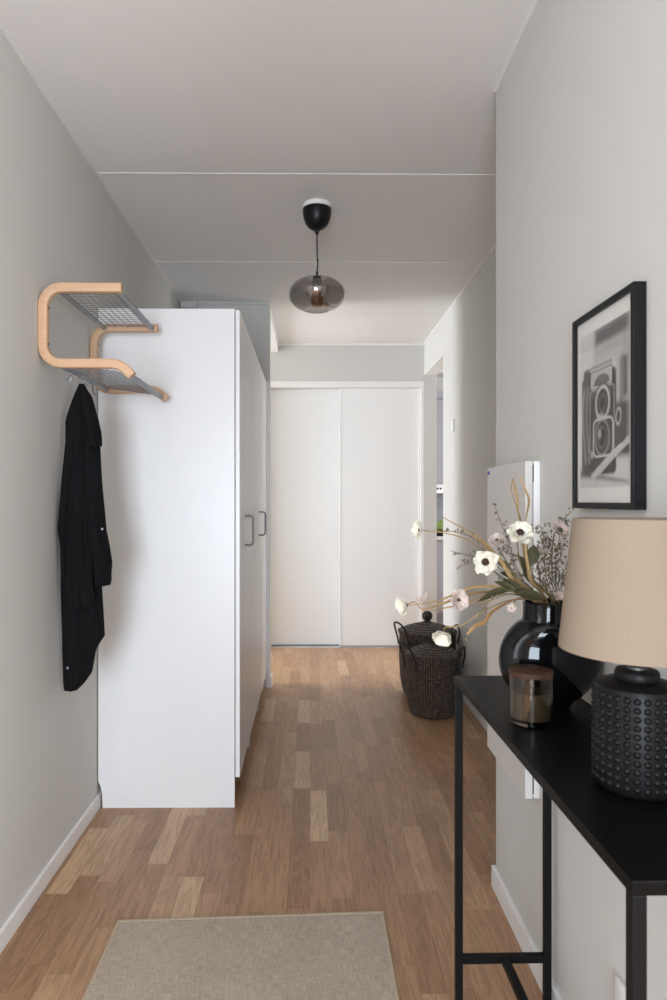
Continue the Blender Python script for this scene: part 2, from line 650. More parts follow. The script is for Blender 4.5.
# kitchen shell
bm = B(NX + 0.1, 3.5, 7.08, 7.18, 0, CEIL)
struct('wall_kitchen', bm, M['trim'])
bm = B(3.4, 3.5, 3.4, 7.08, 0, 0.85)
box(bm, 3.4, 3.5, 3.4, 7.08, 2.25, CEIL)
box(bm, 3.4, 3.5, 3.4, 5.0, 0.85, 2.25)
box(bm, 3.4, 3.5, 6.8, 7.08, 0.85, 2.25)
struct('wall_kitchen_side', bm, M['trim'])
struct('wall_kitchen_near', B(NX + 0.1, 3.5, 3.3, 3.4, 0, CEIL), M['trim'])
struct('wall_kitchen_return', B(NX + 0.005, NX + 0.1, Y_BACK + 0.14, 7.08, 0, CEIL), M['trim'])
# entry behind the viewer
bm = B(-2.5, 2.1, -2.9, -2.8, 0, 0.25)
box(bm, -2.5, 2.1, -2.9, -2.8, 2.25, CEIL)
box(bm, -2.5, -1.15, -2.9, -2.8, 0.25, 2.25)
box(bm, 0.25, 2.1, -2.9, -2.8, 0.25, 2.25)
struct('wall_rear', bm, M['wall'])
bm = B(-2.5, -2.4, -2.8, 0.7, 0, 0.55)
box(bm, -2.5, -2.4, -2.8, 0.7, 2.15, CEIL)
box(bm, -2.5, -2.4, -2.8, -1.75, 0.55, 2.15)
box(bm, -2.5, -2.4, -0.25, 0.7, 0.55, 2.15)
struct('wall_entry_left', bm, M['wall'])
bm = B(2.0, 2.1, -2.8, 0.5, 0, 0.55)
box(bm, 2.0, 2.1, -2.8, 0.5, 2.15, CEIL)
box(bm, 2.0, 2.1, -2.8, -1.75, 0.55, 2.15)
box(bm, 2.0, 2.1, -0.25, 0.5, 0.55, 2.15)
struct('wall_entry_right', bm, M['wall'])
struct('wall_entry_inner_left', B(-2.5, LX - 0.1, 0.7, 0.8, 0, CEIL), M['wall'])
struct('wall_entry_inner_right', B(NX + 0.1, 2.1, 0.5, 0.6, 0, CEIL), M['wall'])


def window_frame(name, axis, a0, a1, w, z0, z1):
    bm = bmesh.new()
    t = 0.06
    for lo, hi, q0, q1 in ((a0, a1, z0, z0 + t), (a0, a1, z1 - t, z1), (a0, a0 + t, z0 + t, z1 - t), (a1 - t, a1, z0 + t, z1 - t),
                           ((a0 + a1) / 2 - t / 2, (a0 + a1) / 2 + t / 2, z0 + t, z1 - t)):
        if axis == 'x':
            box(bm, lo, hi, w, w + 0.06, q0, q1)
        else:
            box(bm, w, w + 0.06, lo, hi, q0, q1)
    return struct(name, bm, M['trim'])


window_frame('window_1', 'x', -1.15, 0.25, -2.88, 0.25, 2.25)
window_frame('window_added_left', 'y', -1.75, -0.25, -2.48, 0.55, 2.15)  # made-up unseen window, there to go with the added left fill
window_frame('window_added_right', 'y', -1.75, -0.25, 2.02, 0.55, 2.15)  # made-up unseen window, put in with the added right fill
window_frame('window_3', 'y', 4.55, 5.55, -3.98, 0.4, 2.4)
window_frame('window_4', 'y', 5.0, 6.8, 3.42, 0.85, 2.25)

# skirting
BH, BT = 0.056, 0.012
sk = struct('baseboard_left', B(LX, LX + BT, 0.7, Y_WARD + 0.3, 0, BH, bev=0.002), M['trim'])
for px, py in ((10, 941), (55, 867), (95, 809)):
    d = LX * F_PX / (px - 310)
    p = Vector((LX + BT, d, 0.030))
    obj('screw_cap', blob(bmesh.new(), p, 0.004, 1, (0.4, 1, 1)), M['plastic'], sk)
bm = B(RX - BT, RX, 0.5, Y_CORNER + BT, 0, BH + 0.012, bev=0.002)
box(bm, RX, NX, Y_CORNER, Y_CORNER + BT, 0, BH + 0.012, bev=0.002)
struct('baseboard_right', bm, M['trim'])
struct('baseboard_recess', B(NX - BT, NX, Y_CORNER + BT, Y_OPEN, 0, BH, bev=0.002), M['trim'])
bm = B(-0.285, PART_X + BT, Y_PART - BT, Y_PART, 0, BH + 0.012, bev=0.002)
box(bm, PART_X, PART_X + BT, Y_PART, Y_PART + 0.1, 0, BH + 0.012, bev=0.002)
struct('baseboard_partition', bm, M['trim'])

# ceiling seams and the thin cornices
struct('trim_1', B(LX, NX, 2.665, 2.677, CEIL - 0.002, CEIL + 0.001), M['plastic'])
struct('trim_2', B(LX, NX, 3.657, 3.661, CEIL - 0.0012, CEIL + 0.001), M['plastic'])
struct('trim_3', B(PART_X, NX, 4.705, 4.709, CEIL - 0.0012, CEIL + 0.001), M['plastic'])
ct = 0.007
struct('trim_5', B(LX, LX + ct, 0.7, Y_PART, CEIL - ct, CEIL), M['ceiling'])
struct('trim_6', B(RX - ct, RX, 0.5, Y_CORNER, CEIL - ct, CEIL), M['trim'])
struct('trim_7', B(NX - ct, NX, Y_CORNER, Y_BACK, CEIL - ct, CEIL), M['trim'])
bm = B(LX + ct, PART_X, Y_PART - 0.01, Y_PART, CEIL - 0.015, CEIL)
box(bm, LX + 0.005, LX + 0.112, Y_PART - 0.035, Y_PART - 0.01, CEIL - 0.047, CEIL - 0.002, bev=0.003)
struct('trim_8', bm, M['wall'])
struct('trim_9', B(PART_X, NX - ct, Y_BACK - 0.01, Y_BACK, CEIL - 0.016, CEIL), M['trim'])
# sliding closet doors, their top fascia and floor track
struct('trim_10', B(DO_L, DO_R, Y_BACK - 0.006, Y_BACK + 0.13, DO_T - 0.030, DO_T + 0.02, bev=0.002), M['trim'])
bm = B(DO_L, DO_R, Y_BACK + 0.03, Y_BACK + 0.12, 0, 0.006)
struct('trim_11', bm, M['alu'])
struct('trim_12', B(DO_R - 0.027, DO_R, Y_BACK + 0.001, Y_BACK + 0.13, 0.0, DO_T - 0.030, bev=0.002), M['trim'])


def sliding(name, x0, x1, y):
    o = struct(name, B(x0 + 0.012, x1 - 0.012, y, y + 0.022, 0.012, DO_T - 0.032), M['door'])
    for a in (x0, x1 - 0.012):
        obj('edge_profile', B(a, a + 0.012, y - 0.003, y + 0.024, 0.008, DO_T - 0.031, bev=0.002), M['door'], o)
    return o


sliding('door_1', 0.247, DO_R - 0.029, Y_BACK + 0.038)
sliding('door_2', DO_L + 0.004, 0.264, Y_BACK + 0.082)

# ------------------------------------------------------------------ wardrobes
WX0, WX1, WT = LX + 0.004, -0.303, 2.003
UNIT = [(Y_WARD, 3.345), (3.347, 4.352)]
DXF = WX1 + 0.003


def handle(parent, y, z):
    x0, x1 = DXF + 0.018, DXF + 0.018 + 0.035
    pts = [(x0 - 0.001, y, z - 0.064), (x1 - 0.014, y, z - 0.064), (x1 - 0.004, y, z - 0.060), (x1, y, z - 0.050),
           (x1, y, z + 0.050), (x1 - 0.004, y, z + 0.060), (x1 - 0.014, y, z + 0.064), (x0 - 0.001, y, z + 0.064)]
    bm = bmesh.new()
    sweep(bm, pts, rrect(0.009, 0.011, 0.003), (0, 1, 0))
    return obj('handle', bm, M['steel'], parent, smooth=True, label='brushed steel bar handle')


def side_panel(y0, y1, notch):
    bm = bmesh.new()
    pts = [(WX0, WT), (WX1, WT), (WX1, 0.0)]
    if notch:
        pts += [(LX + 0.021, 0.0), (LX + 0.020, 0.05), (LX + 0.014, 0.085), (WX0, 0.108)]
    else:
        pts += [(LX + 0.03, 0.0), (LX + 0.03, 0.09), (WX0, 0.09)]
    a = [bm.verts.new((x, y0, z)) for x, z in pts]
    b = [bm.verts.new((x, y1, z)) for x, z in pts]
    n = len(pts)
    bm.faces.new(a)
    bm.faces.new(b[::-1])
    for i in range(n):
        bm.faces.new((a[i], a[(i + 1) % n], b[(i + 1) % n], b[i]))
    return bm


def wardrobe(i, label, doors):
    y0, y1 = UNIT[i]
    t = thing('wardrobe', label, 'wardrobe', ((WX0 + WX1) / 2, (y0 + y1) / 2, 0), None)
    obj('side_panel', side_panel(y0, y0 + 0.018, True), M['wardrobe'], t)
    obj('side_panel', side_panel(y1 - 0.018, y1, False), M['wardrobe'], t)
    obj('top_panel', B(WX0, WX1, y0 + 0.018, y1 - 0.018, WT - 0.018, WT), M['wardrobe'], t)
    obj('bottom_panel', B(WX0, WX1, y0 + 0.018, y1 - 0.018, 0.12, 0.138), M['wardrobe'], t)
    obj('back_panel', B(WX0, WX0 + 0.006, y0 + 0.018, y1 - 0.018, 0.138, WT - 0.018), M['wardrobe'], t)
    for a, b, hy, hz in doors:
        d = obj('door', B(DXF, DXF + 0.018, a, b, 0.120, WT - 0.004, bev=0.0015), M['wardrobe'], t)
        if hy:
            handle(d, hy, hz)
    return t


w1 = wardrobe(0, 'white wardrobe nearest the viewer, its tall blank side panel beside the hanging black shirt',
              [(Y_WARD + 0.003, 3.344, 2.90, P(245, 530.5, 2.90).z)])
w2 = wardrobe(1, 'white wardrobe behind the nearest one, standing against the grey partition wall',
              [(3.349, 3.93, 3.69, P(259, 523.5, 3.69).z), (3.933, 4.315, None, None)])
obj('middle_panel', B(WX0 + 0.02, WX1, 3.91, 3.928, 0.0, 0.118), M['wardrobe'], w2)
obj('filler_strip', B(WX1 - 0.03, DXF + 0.036, 4.318, 4.334, 0.07, WT - 0.004, bev=0.001), M['wardrobe'], w2)

# ------------------------------------------------------------------ hat rack
RY0, RY1 = 2.105, 2.598
rack = thing('hat_rack', 'bentwood hat rack with grey wire shelves and hooks on the left wall', 'coat rack', (LX, (RY0 + RY1) / 2, 1.78))


def arc(cx, cz, r, a0, a1, n=10):
    return [(cx + r * math.cos(math.radians(a0 + (a1 - a0) * k / n)), cz + r * math.sin(math.radians(a0 + (a1 - a0) * k / n))) for k in range(n + 1)]


def bracket(y):
    xw, zt, zb, R = LX + 0.0152, 1.902, 1.664, 0.058
    pts = [(-0.592, zt), (-0.65, zt), (-0.72, zt)]
    pts += arc(xw + R, zt - R, R, 90, 180)
    pts += arc(xw + R, zb + R, R, 180, 270)
    pts += [(-0.72, zb), (-0.65, zb)]
    pts += arc(-0.628, zb - 0.075, 0.075, 90, 40, 8)
    e = Vector((pts[-1][0], 0, pts[-1][1])) - Vector((pts[-2][0], 0, pts[-2][1]))
    e.normalize()
    pts.append((pts[-1][0] + e.x * 0.016, pts[-1][1] + e.z * 0.016))
    bm = sweep(bmesh.new(), [(x, y, z) for x, z in pts], rrect(0.0295, 0.026, 0.005), (0, 1, 0))
    o = obj('bracket', bm, M['birch'], rack, smooth=True, label='pale bent birch bracket')
    for z in (1.84, 1.725):
        obj('screw', blob(bmesh.new(), (xw + 0.017, y, z), 0.005, 1, (0.5, 1, 1)), M['steel'], o)
    return pts[-1]


tip = bracket(RY0)
bracket(RY1)
rails = {'top_back': (-0.795, 1.900), 'top_front': (-0.612, 1.900), 'low_back': (-0.785, 1.662), 'low_front': (tip[0] - 0.016, tip[1] + 0.008)}
for k, (x, z) in rails.items():
    r = 0.010 if 'front' in k else 0.0085
    obj('rail', tube(bmesh.new(), [(x, RY0 + 0.010, z), (x, RY1 - 0.010, z)], r, 14), M['grey_metal'], rack, smooth=True)


def wire_shelf(a, b, nl):
    bm = bmesh.new()
    (x0, z0), (x1, z1) = rails[a], rails[b]
    n = 19
    for i in range(n):
        y = RY0 + 0.022 + (RY1 - RY0 - 0.044) * i / (n - 1)
        tube(bm, [(x0, y, z0 + 0.004), (x1, y, z1 + 0.004)], 0.0012, 5)
    for j in range(1, nl):
        f = j / nl
        x, z = x0 + (x1 - x0) * f, z0 + (z1 - z0) * f + 0.0065
        tube(bm, [(x, RY0 + 0.012, z), (x, RY1 - 0.012, z)], 0.0012, 5)
    obj('wire_shelf', bm, M['grey_metal'], rack, label='grey wire grid shelf')


wire_shelf('top_back', 'top_front', 8)
wire_shelf('low_back', 'low_front', 9)
HOOKS = [2.155, 2.29, 2.42]
for y in HOOKS:
    x, z = rails['low_back']
    bm = bmesh.new()
    pts = spline([(x, y, z - 0.004), (x, y, z - 0.028), (x + 0.001, y, z - 0.038), (x + 0.008, y, z - 0.044), (x + 0.015, y, z - 0.039), (x + 0.016, y, z - 0.030)], 5)
    tube(bm, pts, 0.0036, 8)
    tube(bm, [(x, y - 0.008, z), (x, y + 0.008, z)], 0.0115, 12)
    blob(bm, (x + 0.016, y, z - 0.029), 0.0048, 2)
    obj('hook', bm, M['grey_metal'], rack, smooth=True)

# ------------------------------------------------------------------ black shirt
SY = 2.262
shirt = thing('shirt', 'long black button shirt hanging from the rack hook on the left wall', 'shirt', P(80, 690, SY))


def cloth_loft(bm, rows, yc, depth, folds, seed, seg=64, ncap=True):
    """rows of (py, px_left, px_right): hanging cloth with vertical folds"""
    rnd = random.Random(seed)
    ph = [rnd.uniform(0, 6.28) for _ in range(6)]
    ys = [r[0] for r in rows]
    rings = []
    n = max(20, int((ys[-1] - ys[0]) / 3.2))
    for i in range(n + 1):
        py = ys[0] + (ys[-1] - ys[0]) * i / n
        l = float(np.interp(py, ys, [r[1] for r in rows]))
        r = float(np.interp(py, ys, [r[2] for r in rows]))
        dscale = float(np.interp(py, ys, [r[3] for r in rows]))
        A, Bp = P(l, py, yc), P(r, py, yc)
        cx, a = (A.x + Bp.x) / 2, (Bp.x - A.x) / 2
        ring = []
        f = min(1.0, (py - ys[0]) / 70.0 + 0.15)
        for k in range(seg):
            th = 2 * PI * k / seg
            w = 1 + folds * f * (0.5 * math.sin(5 * th + ph[0] + 0.010 * py) + 0.35 * math.sin(9 * th + ph[1] - 0.013 * py) + 0.25 * math.sin(14 * th + ph[2] + 0.02 * py))
            wx = 1 - 0.6 * (1 - w) * 0.4
            x = cx + a * math.copysign(abs(math.cos(th)) ** 0.85, math.cos(th)) * wx
            y = yc + depth * dscale * math.sin(th) * w
            x = max(x, LX + 0.003)
            ring.append(bm.verts.new((x, y, A.z)))
        rings.append(ring)
    for p, q in zip(rings, rings[1:]):
        for k in range(seg):
            bm.faces.new((p[k], p[(k + 1) % seg], q[(k + 1) % seg], q[k]))
    if ncap:
        bm.faces.new(rings[0][::-1])
        bm.faces.new(rings[-1])
    return bm


rows = [(384, 79, 84, .15), (388, 77.5, 86.5, .35), (394, 75, 89, .5), (402, 72, 92, .65), (412, 68.5, 95, .75), (421, 66, 98, .85), (443, 66.2, 98.5, .95), (479, 62.3, 100.5, 1.0),
        (505, 60, 102.5, 1.0), (530, 58, 103, 1), (547, 60.5, 102, 1), (588, 62, 100.5, .95), (628, 63.8, 103, .85), (636, 64, 103.4, .8), (642, 64, 99, .78), (650, 64, 95, .72), (672, 64.5, 91.5, .6), (683, 64.5, 84, .5), (690, 65, 77, .35)]
obj('shirt_body', cloth_loft(bmesh.new(), rows, SY, 0.050, 0.34, 3), M['black_cloth'], shirt, smooth=True)
rows = [(388, 80.5, 86, .2), (396, 82, 91.5, .6), (411, 84, 95.5, .8), (431, 86, 100.6, .85), (440, 88, 101.4, .8), (446, 93, 101.2, .6)]
obj('collar', cloth_loft(bmesh.new(), rows, SY - 0.02, 0.045, 0.15, 5, seg=40), M['black_cloth'], shirt, smooth=True)
rows = [(455, 88, 98, .5), (480, 88, 101.2, .8), (510, 90, 103.8, 1.0), (530, 92, 105.5, 1.0), (545, 93, 108.6, 1.05), (562, 95, 111.4, 1.1), (575, 96, 110.5, 1.1), (580, 96.5, 110.8, 1.2), (585, 97, 109.6, 1.1)]
sl = obj('sleeve', cloth_loft(bmesh.new(), rows, SY - 0.025, 0.032, 0.26, 8, seg=40), M['black_cloth'], shirt, smooth=True)
obj('button', blob(bmesh.new(), P(102, 529, SY - 0.066), 0.0045, 2, (1, .4, 1)), M['grey_metal'], sl, label='small grey button')
rows = [(470, 72, 84, .6), (510, 69, 87, .9), (545, 68, 89, 1.0), (570, 66.5, 91, 1.1), (588, 66, 92.5, 1.15), (592, 66, 94.5, 1.3), (602, 67.5, 94.5, 1.25), (605, 69, 93.5, 1.1)]
sl = obj('sleeve', cloth_loft(bmesh.new(), rows, SY - 0.04, 0.036, 0.30, 12, seg=44), M['black_cloth'], shirt, smooth=True)
obj('button', blob(bmesh.new(), P(67.5, 668, SY - 0.045), 0.0045, 2, (1, .4, 1)), M['grey_metal'], shirt, label='small grey button')

# ------------------------------------------------------------------ pendant lamp
PD = 2.95
pc = P(317.0, 300, PD)
pend = thing('pendant_lamp', 'black pendant lamp with squashed smoked glass globe hanging from the ceiling', 'lamp', (pc.x, pc.y, CEIL))
s = 667.0 / PD
zc = lambda py: CAM_Z + (500 - py) / s
obj('ceiling_plate', lathe(bmesh.new(), [(0, CEIL), (0.062, CEIL), (0.0625, CEIL - 0.018), (0.058, CEIL - 0.022), (0, CEIL - 0.022)], pc), M['plastic'], pend, smooth=True, label='white ceiling plate')
zt = CEIL - 0.020
prof = [(0.0, zt)] + [(0.0632, zt), (0.0630, zt - 0.018), (0.060, zt - 0.037), (0.053, zt - 0.058), (0.042, zt - 0.075), (0.028, zt - 0.086), (0.012, zt - 0.092), (0.008, zt - 0.106), (0.005, zt - 0.110), (0, zt - 0.110)]
obj('ceiling_cup', lathe(bmesh.new(), prof, pc), M['black_plastic'], pend, smooth=True)
gz, gr, gh = zc(294.5), 0.1245, 0.0755
ztop = gz + gh * 0.965
cord = spline([(pc.x, pc.y, zt - 0.105), (pc.x + 0.001, pc.y, zt - 0.22), (pc.x + 0.004, pc.y, ztop + 0.08), (pc.x, pc.y, ztop + 0.02)], 8)
obj('cord', tube(bmesh.new(), cord, 0.003, 8), M['black_plastic'], pend, smooth=True)
hd = obj('lamp_holder', lathe(bmesh.new(), [(0, ztop + 0.028), (0.005, ztop + 0.028), (0.005, ztop + 0.012), (0.012, ztop + 0.010), (0.019, ztop + 0.002), (0.019, ztop - 0.010), (0.021, ztop - 0.011), (0.021, ztop - 0.044), (0, ztop - 0.044)], pc), M['black_plastic'], pend, smooth=True)
gp = []
for k in range(3, 29):
    a = PI * k / 32
    gp.append((gr * math.sin(a) ** 0.86, gz + gh * math.cos(a)))
inner = [(r - 0.0025, z) for r, z in reversed(gp)]
obj('globe', lathe(bmesh.new(), gp + inner, pc, 64, close=True), M['smoke'], pend, smooth=True, label='smoked glass globe')
bz = ztop - 0.044
obj('bulb', lathe(bmesh.new(), [(0, bz), (0.013, bz), (0.014, bz - 0.018), (0.024, bz - 0.034), (0.029, bz - 0.052), (0.027, bz - 0.068), (0.017, bz - 0.081), (0, bz - 0.086)], pc, 32), M['bulb_brown'], pend, smooth=True, label='copper brown bulb')

# ------------------------------------------------------------------ rug
A = P(118, 921, 667 * 1.235 / 421.0)
Bq = P(383.5, 913.5, 667 * 1.235 / 413.5)
rug_c = [(A.x, A.y), (Bq.x, Bq.y), (0.222, 0.62), (-0.560, 0.60)]
rg = thing('rug', 'beige woven flatweave rug with bound edges lying on the parquet', 'rug', ((A.x + Bq.x) / 2, 1.3, 0))


def quad_slab(bm, q, z0, z1):
    a = [bm.verts.new((x, y, z0)) for x, y in q]
    b = [bm.verts.new((x, y, z1)) for x, y in q]
    bm.faces.new(a)
    bm.faces.new(b)
    for i in range(4):
        bm.faces.new((a[i], a[(i + 1) % 4], b[(i + 1) % 4], b[i]))
    return bm


ins = 0.010
inq = [(x + (ins if i in (0, 3) else -ins), y + (-ins if i < 2 else ins)) for i, (x, y) in enumerate(rug_c)]
obj('weave', quad_slab(bmesh.new(), inq, 0.0005, 0.007), M['rug'], rg)
bm = bmesh.new()
loops = []
for f, z in ((0.0, 0.0005), (0.0, 0.0065), (0.2, 0.0082), (1.0, 0.0082), (1.0, 0.0005)):
    loops.append([bm.verts.new((a[0] + (b[0] - a[0]) * f, a[1] + (b[1] - a[1]) * f, z)) for a, b in zip(rug_c, inq)])
for p, q in zip(loops, loops[1:] + loops[:1]):
    for k in range(4):
        bm.faces.new((p[k], p[(k + 1) % 4], q[(k + 1) % 4], q[k]))
obj('edge_binding', bm, M['rug_edge'], rg, label='tan bound edge')

# ------------------------------------------------------------------ baskets


def basket(label, cx, cy, r, h, knob, hang):
    t = thing('lidded_basket', label, 'basket', (cx, cy, 0), 'dark woven baskets with lids')
    th = 0.008
    prof = [(0, 0.004), (r * 0.72, 0.001), (r * 0.83, 0.008), (r * 0.90, 0.04), (r * 0.965, h * 0.3), (r, h * 0.62), (r * 0.985, h - 0.012), (r * 0.985, h)]
    inn = [(r * 0.985 - th, h), (r - th, h * 0.62), (r * 0.9 - th, 0.05), (r * 0.8, 0.016), (0, 0.014)]
    obj('body', lathe(bmesh.new(), prof + inn, (cx, cy), 72), M['rattan'], t, smooth=True)
    lid = [(0, h + 0.001), (r * 1.02, h + 0.001), (r * 1.035, h + 0.008), (r * 1.03, h + 0.016), (r * 0.99, h + 0.019), (r * 0.8, h + 0.034), (r * 0.55, h + 0.050), (r * 0.3, h + 0.062), (r * 0.15, h + 0.070), (0, h + 0.071)]
    lo = obj('lid', lathe(bmesh.new(), lid, (cx, cy), 72), M['rattan'], t, smooth=True)
    zk = h + 0.069
    k = [(0.013, zk - 0.003), (0.015, zk + 0.006)]
    for j in range(1, 10):
        a = -PI / 2 + PI * (j + 0.6) / 10.6
        k.append((knob * math.cos(a), zk + 0.004 + knob + knob * math.sin(a)))
    k.append((0, zk + 0.004 + 2 * knob))
    obj('knob', lathe(bmesh.new(), k, (cx, cy), 32), M['rattan'], lo, smooth=True)
    for ang, up, out in hang:
        d = Vector((math.cos(ang), math.sin(ang), 0))
        tt = Vector((-d.y, d.x, 0))
        c = Vector((cx, cy, 0))
        w = 0.060
        Z = lambda q: Vector((0, 0, q))
        pts = [c + d * (r * 0.992) + tt * w + Z(h - 0.065), c + d * (r * 1.02) + tt * w + Z(h - 0.03), c + d * (r * 1.05 + 0.004) + tt * w + Z(h + 0.005), c + d * (r + out * 0.7) + tt * w * 0.9 + Z(h + up * 0.7),
               c + d * (r + out) + tt * w * 0.4 + Z(h + up), c + d * (r + out) - tt * w * 0.4 + Z(h + up),
               c + d * (r + out * 0.7) - tt * w * 0.9 + Z(h + up * 0.7), c + d * (r * 1.05 + 0.004) - tt * w + Z(h + 0.005), c + d * (r * 1.02) - tt * w + Z(h - 0.03), c + d * (r * 0.992) - tt * w + Z(h - 0.065)]
        obj('handle', tube(bmesh.new(), spline(pts, 8), 0.0058, 8), M['rope'], t, smooth=True, label='black rope loop handle')


fb = P(433.2, 713.5, 667 * 1.235 / 213.5)
basket('smaller dark woven lidded basket standing in front of the taller basket', fb.x, fb.y, 0.157, 0.335, 0.027, [(math.radians(205), 0.085, 0.050), (math.radians(-30), 0.060, 0.018)])
basket('taller dark woven lidded basket with round knob, behind the smaller basket', 0.752, 4.27, 0.181, 0.385, 0.034, [(math.radians(205), 0.080, 0.045), (math.radians(-35), 0.065, 0.012)])

# ------------------------------------------------------------------ console table
T0, TX0, TX1, TY0, TY1 = 0.815, 0.3495, 0.580, 0.733, 1.594
tab = thing('console_table', 'narrow black metal console table standing against the right wall', 'table', ((TX0 + TX1) / 2, (TY0 + TY1) / 2, 0))
obj('tabletop', B(TX0, TX1, TY0, TY1, T0 - 0.017, T0, bev=0.0015), M['black_wood'], tab)
lw = 0.0168
ZB = P(500, 958, 1.585).z
for x in (TX0 + 0.001, TX1 - lw - 0.001):
    for y in (TY0 + 0.001, TY1 - lw - 0.001):
        obj('leg', B(x, x + lw, y, y + lw, 0, T0 - 0.017, bev=0.0015), M['black_metal'], tab)
for y in (TY0 + 0.001, TY1 - lw - 0.001):
    obj('crossbar', B(TX0 + lw, TX1 - lw, y + 0.001, y + lw - 0.001, ZB - 0.009, ZB + 0.009, bev=0.001), M['black_metal'], tab)
xm = P(506.5, 958, 1.585).x
obj('stretcher', B(xm - 0.009, xm + 0.009, TY0 + lw, TY1 - lw - 0.002, ZB - 0.0088, ZB + 0.0088, bev=0.001), M['black_metal'], tab)

tab.rotation_euler = (0, 0, math.radians(0.7))

# ------------------------------------------------------------------ vase
VD = 1.350
vc = P(551.5, 660, VD)
VX = 0.486
vase = tag(None or thing('vase', 'glossy black round vase holding dried flowers on the console table', 'vase', (VX, VD, T0)), 'glossy black round vase holding dried flowers on the console table', 'vase')
NECKZ = P(545, 601, VD).z
cz, rv, rh, ry = 0.9125, 0.0965, 0.1025, 0.80
prof = [(0, T0 + 0.004), (0.036, T0 + 0.001), (0.042, T0 + 0.0015)]
for k in range(4, 28):
    a = -PI / 2 + PI * k / 32
    r, z = rh * math.cos(a), cz + rv * math.sin(a)
    if r > 0.044 and z > T0 + 0.002:
        prof.append((r, z))
nr = 0.0530
prof = [q for q in prof if not (q[1] > cz and q[0] < nr + 0.006)]
prof += [(nr + 0.002, NECKZ - 0.038), (nr, NECKZ - 0.032), (nr - 0.0005, NECKZ - 0.012), (nr, NECKZ - 0.002), (nr - 0.002, NECKZ), (nr - 0.005, NECKZ - 0.001), (nr - 0.006, NECKZ - 0.02), (nr - 0.005, NECKZ - 0.042)]
prof += [(0.075, cz + 0.045), (0.09, cz), (0.075, cz - 0.05), (0.03, T0 + 0.012), (0, T0 + 0.012)]
NX_ = VX
obj('vase_body', lathe(bmesh.new(), prof, (VX, VD), 72, sy=lambda z: 0.52 + 0.36 * min(1, max(0, (z - cz - 0.035) / 0.05))), M['black_glaze'], vase, smooth=True)

# ------------------------------------------------------------------ candle
cd = 667 * (CAM_Z - T0) / 223.0
cc = P(531, 723, cd)
can = thing('candle', 'smoky glass candle jar with wooden lid on the console table', 'candle', (cc.x, cc.y, T0))
cr, ch = 0.0395, 0.090
outer = [(0, T0 + 0.0005), (cr - 0.004, T0 + 0.0005), (cr, T0 + 0.004), (cr, T0 + ch)]
innr = [(cr - 0.003, T0 + ch), (cr - 0.003, T0 + 0.012), (cr - 0.006, T0 + 0.009), (0, T0 + 0.009)]
obj('glass_jar', lathe(bmesh.new(), outer + innr, cc, 48), M['amber_glass'], can, smooth=True, label='smoky brown glass')
obj('wax', lathe(bmesh.new(), [(0, T0 + 0.010), (cr - 0.0045, T0 + 0.011), (cr - 0.0045, T0 + 0.060), (0, T0 + 0.060)], cc, 40), M['wax'], can, smooth=True)
obj('lid', lathe(bmesh.new(), [(0, T0 + ch + 0.0003), (cr + 0.0005, T0 + ch + 0.0003), (cr + 0.001, T0 + ch + 0.002), (cr + 0.001, T0 + ch + 0.009), (cr - 0.001, T0 + ch + 0.0105), (0, T0 + ch + 0.0105)], cc, 48), M['cork_lid'], can, smooth=True, label='brown wooden lid')

# ------------------------------------------------------------------ table lamp
LD = 0.976
lc = Vector((0.4805, LD, 0))
lamp = thing('table_lamp', 'table lamp with beige linen shade and studded black ceramic base', 'lamp', (lc.x, LD, T0))
br, bt = 0.0590, 0.968
prof = [(0, T0 + 0.001), (br - 0.006, T0 + 0.001), (br - 0.001, T0 + 0.006), (br, T0 + 0.012), (br, bt - 0.012), (br - 0.003, bt - 0.003), (br - 0.012, bt + 0.001), (0.034, bt + 0.004), (0.0300, bt + 0.0045), (0.0308, bt + 0.006), (0.0308, bt + 0.0145), (0.0288, bt + 0.018), (0.018, bt + 0.0195), (0, bt + 0.0195)]
bm = lathe(bmesh.new(), prof, lc, 64)
nc, nrow = 28, 11
for j in range(nrow):
    z = T0 + 0.013 + (bt - 0.012 - T0 - 0.013) * (j + 0.2) / (nrow - 0.6)
    for i in range(nc):
        a = 2 * PI * i / nc
        p = Vector((lc.x + (br - 0.0022) * math.cos(a), lc.y + (br - 0.0022) * math.sin(a), z))
        blob(bm, p, 0.0057, 2)
obj('lamp_base', bm, M['black_matte'], lamp, smooth=True, label='black ceramic base with rows of round studs')
obj('neck', lathe(bmesh.new(), [(0.014, bt + 0.0190), (0.014, bt + 0.023), (0.008, bt + 0.026), (0.008, bt + 0.05), (0.013, bt + 0.052), (0.013, bt + 0.09), (0, bt + 0.09)], lc, 24), M['steel'], lamp, smooth=True, label='shiny metal neck')
sb, st = P(559, 649.5, LD).z, P(574, 518.5, LD).z
r0, r1 = 0.1090, 0.0890
so = [(r0, sb), (r0 + (r1 - r0) * 0.5, (sb + st) / 2), (r1, st)]
si = [(r1 - 0.0015, st), (r0 - 0.0015, sb)]
sh = obj('lamp_shade', lathe(bmesh.new(), so + si, lc, 96, close=True), M['shade'], lamp, smooth=True, label='beige linen shade')
bm = bmesh.new()
for k in range(3):
    a = 2 * PI * k / 3 + 0.5
    tube(bm, [(lc.x, lc.y, st - 0.012), (lc.x + (r1 - 0.002) * math.cos(a), lc.y + (r1 - 0.002) * math.sin(a), st - 0.004)], 0.0015, 6)
tube(bm, [(lc.x, lc.y, bt + 0.088), (lc.x, lc.y, st - 0.008)], 0.003, 8)
blob(bm, (lc.x, lc.y, st - 0.010), 0.005, 2)
obj('shade_carrier', bm, M['steel'], sh, smooth=True)

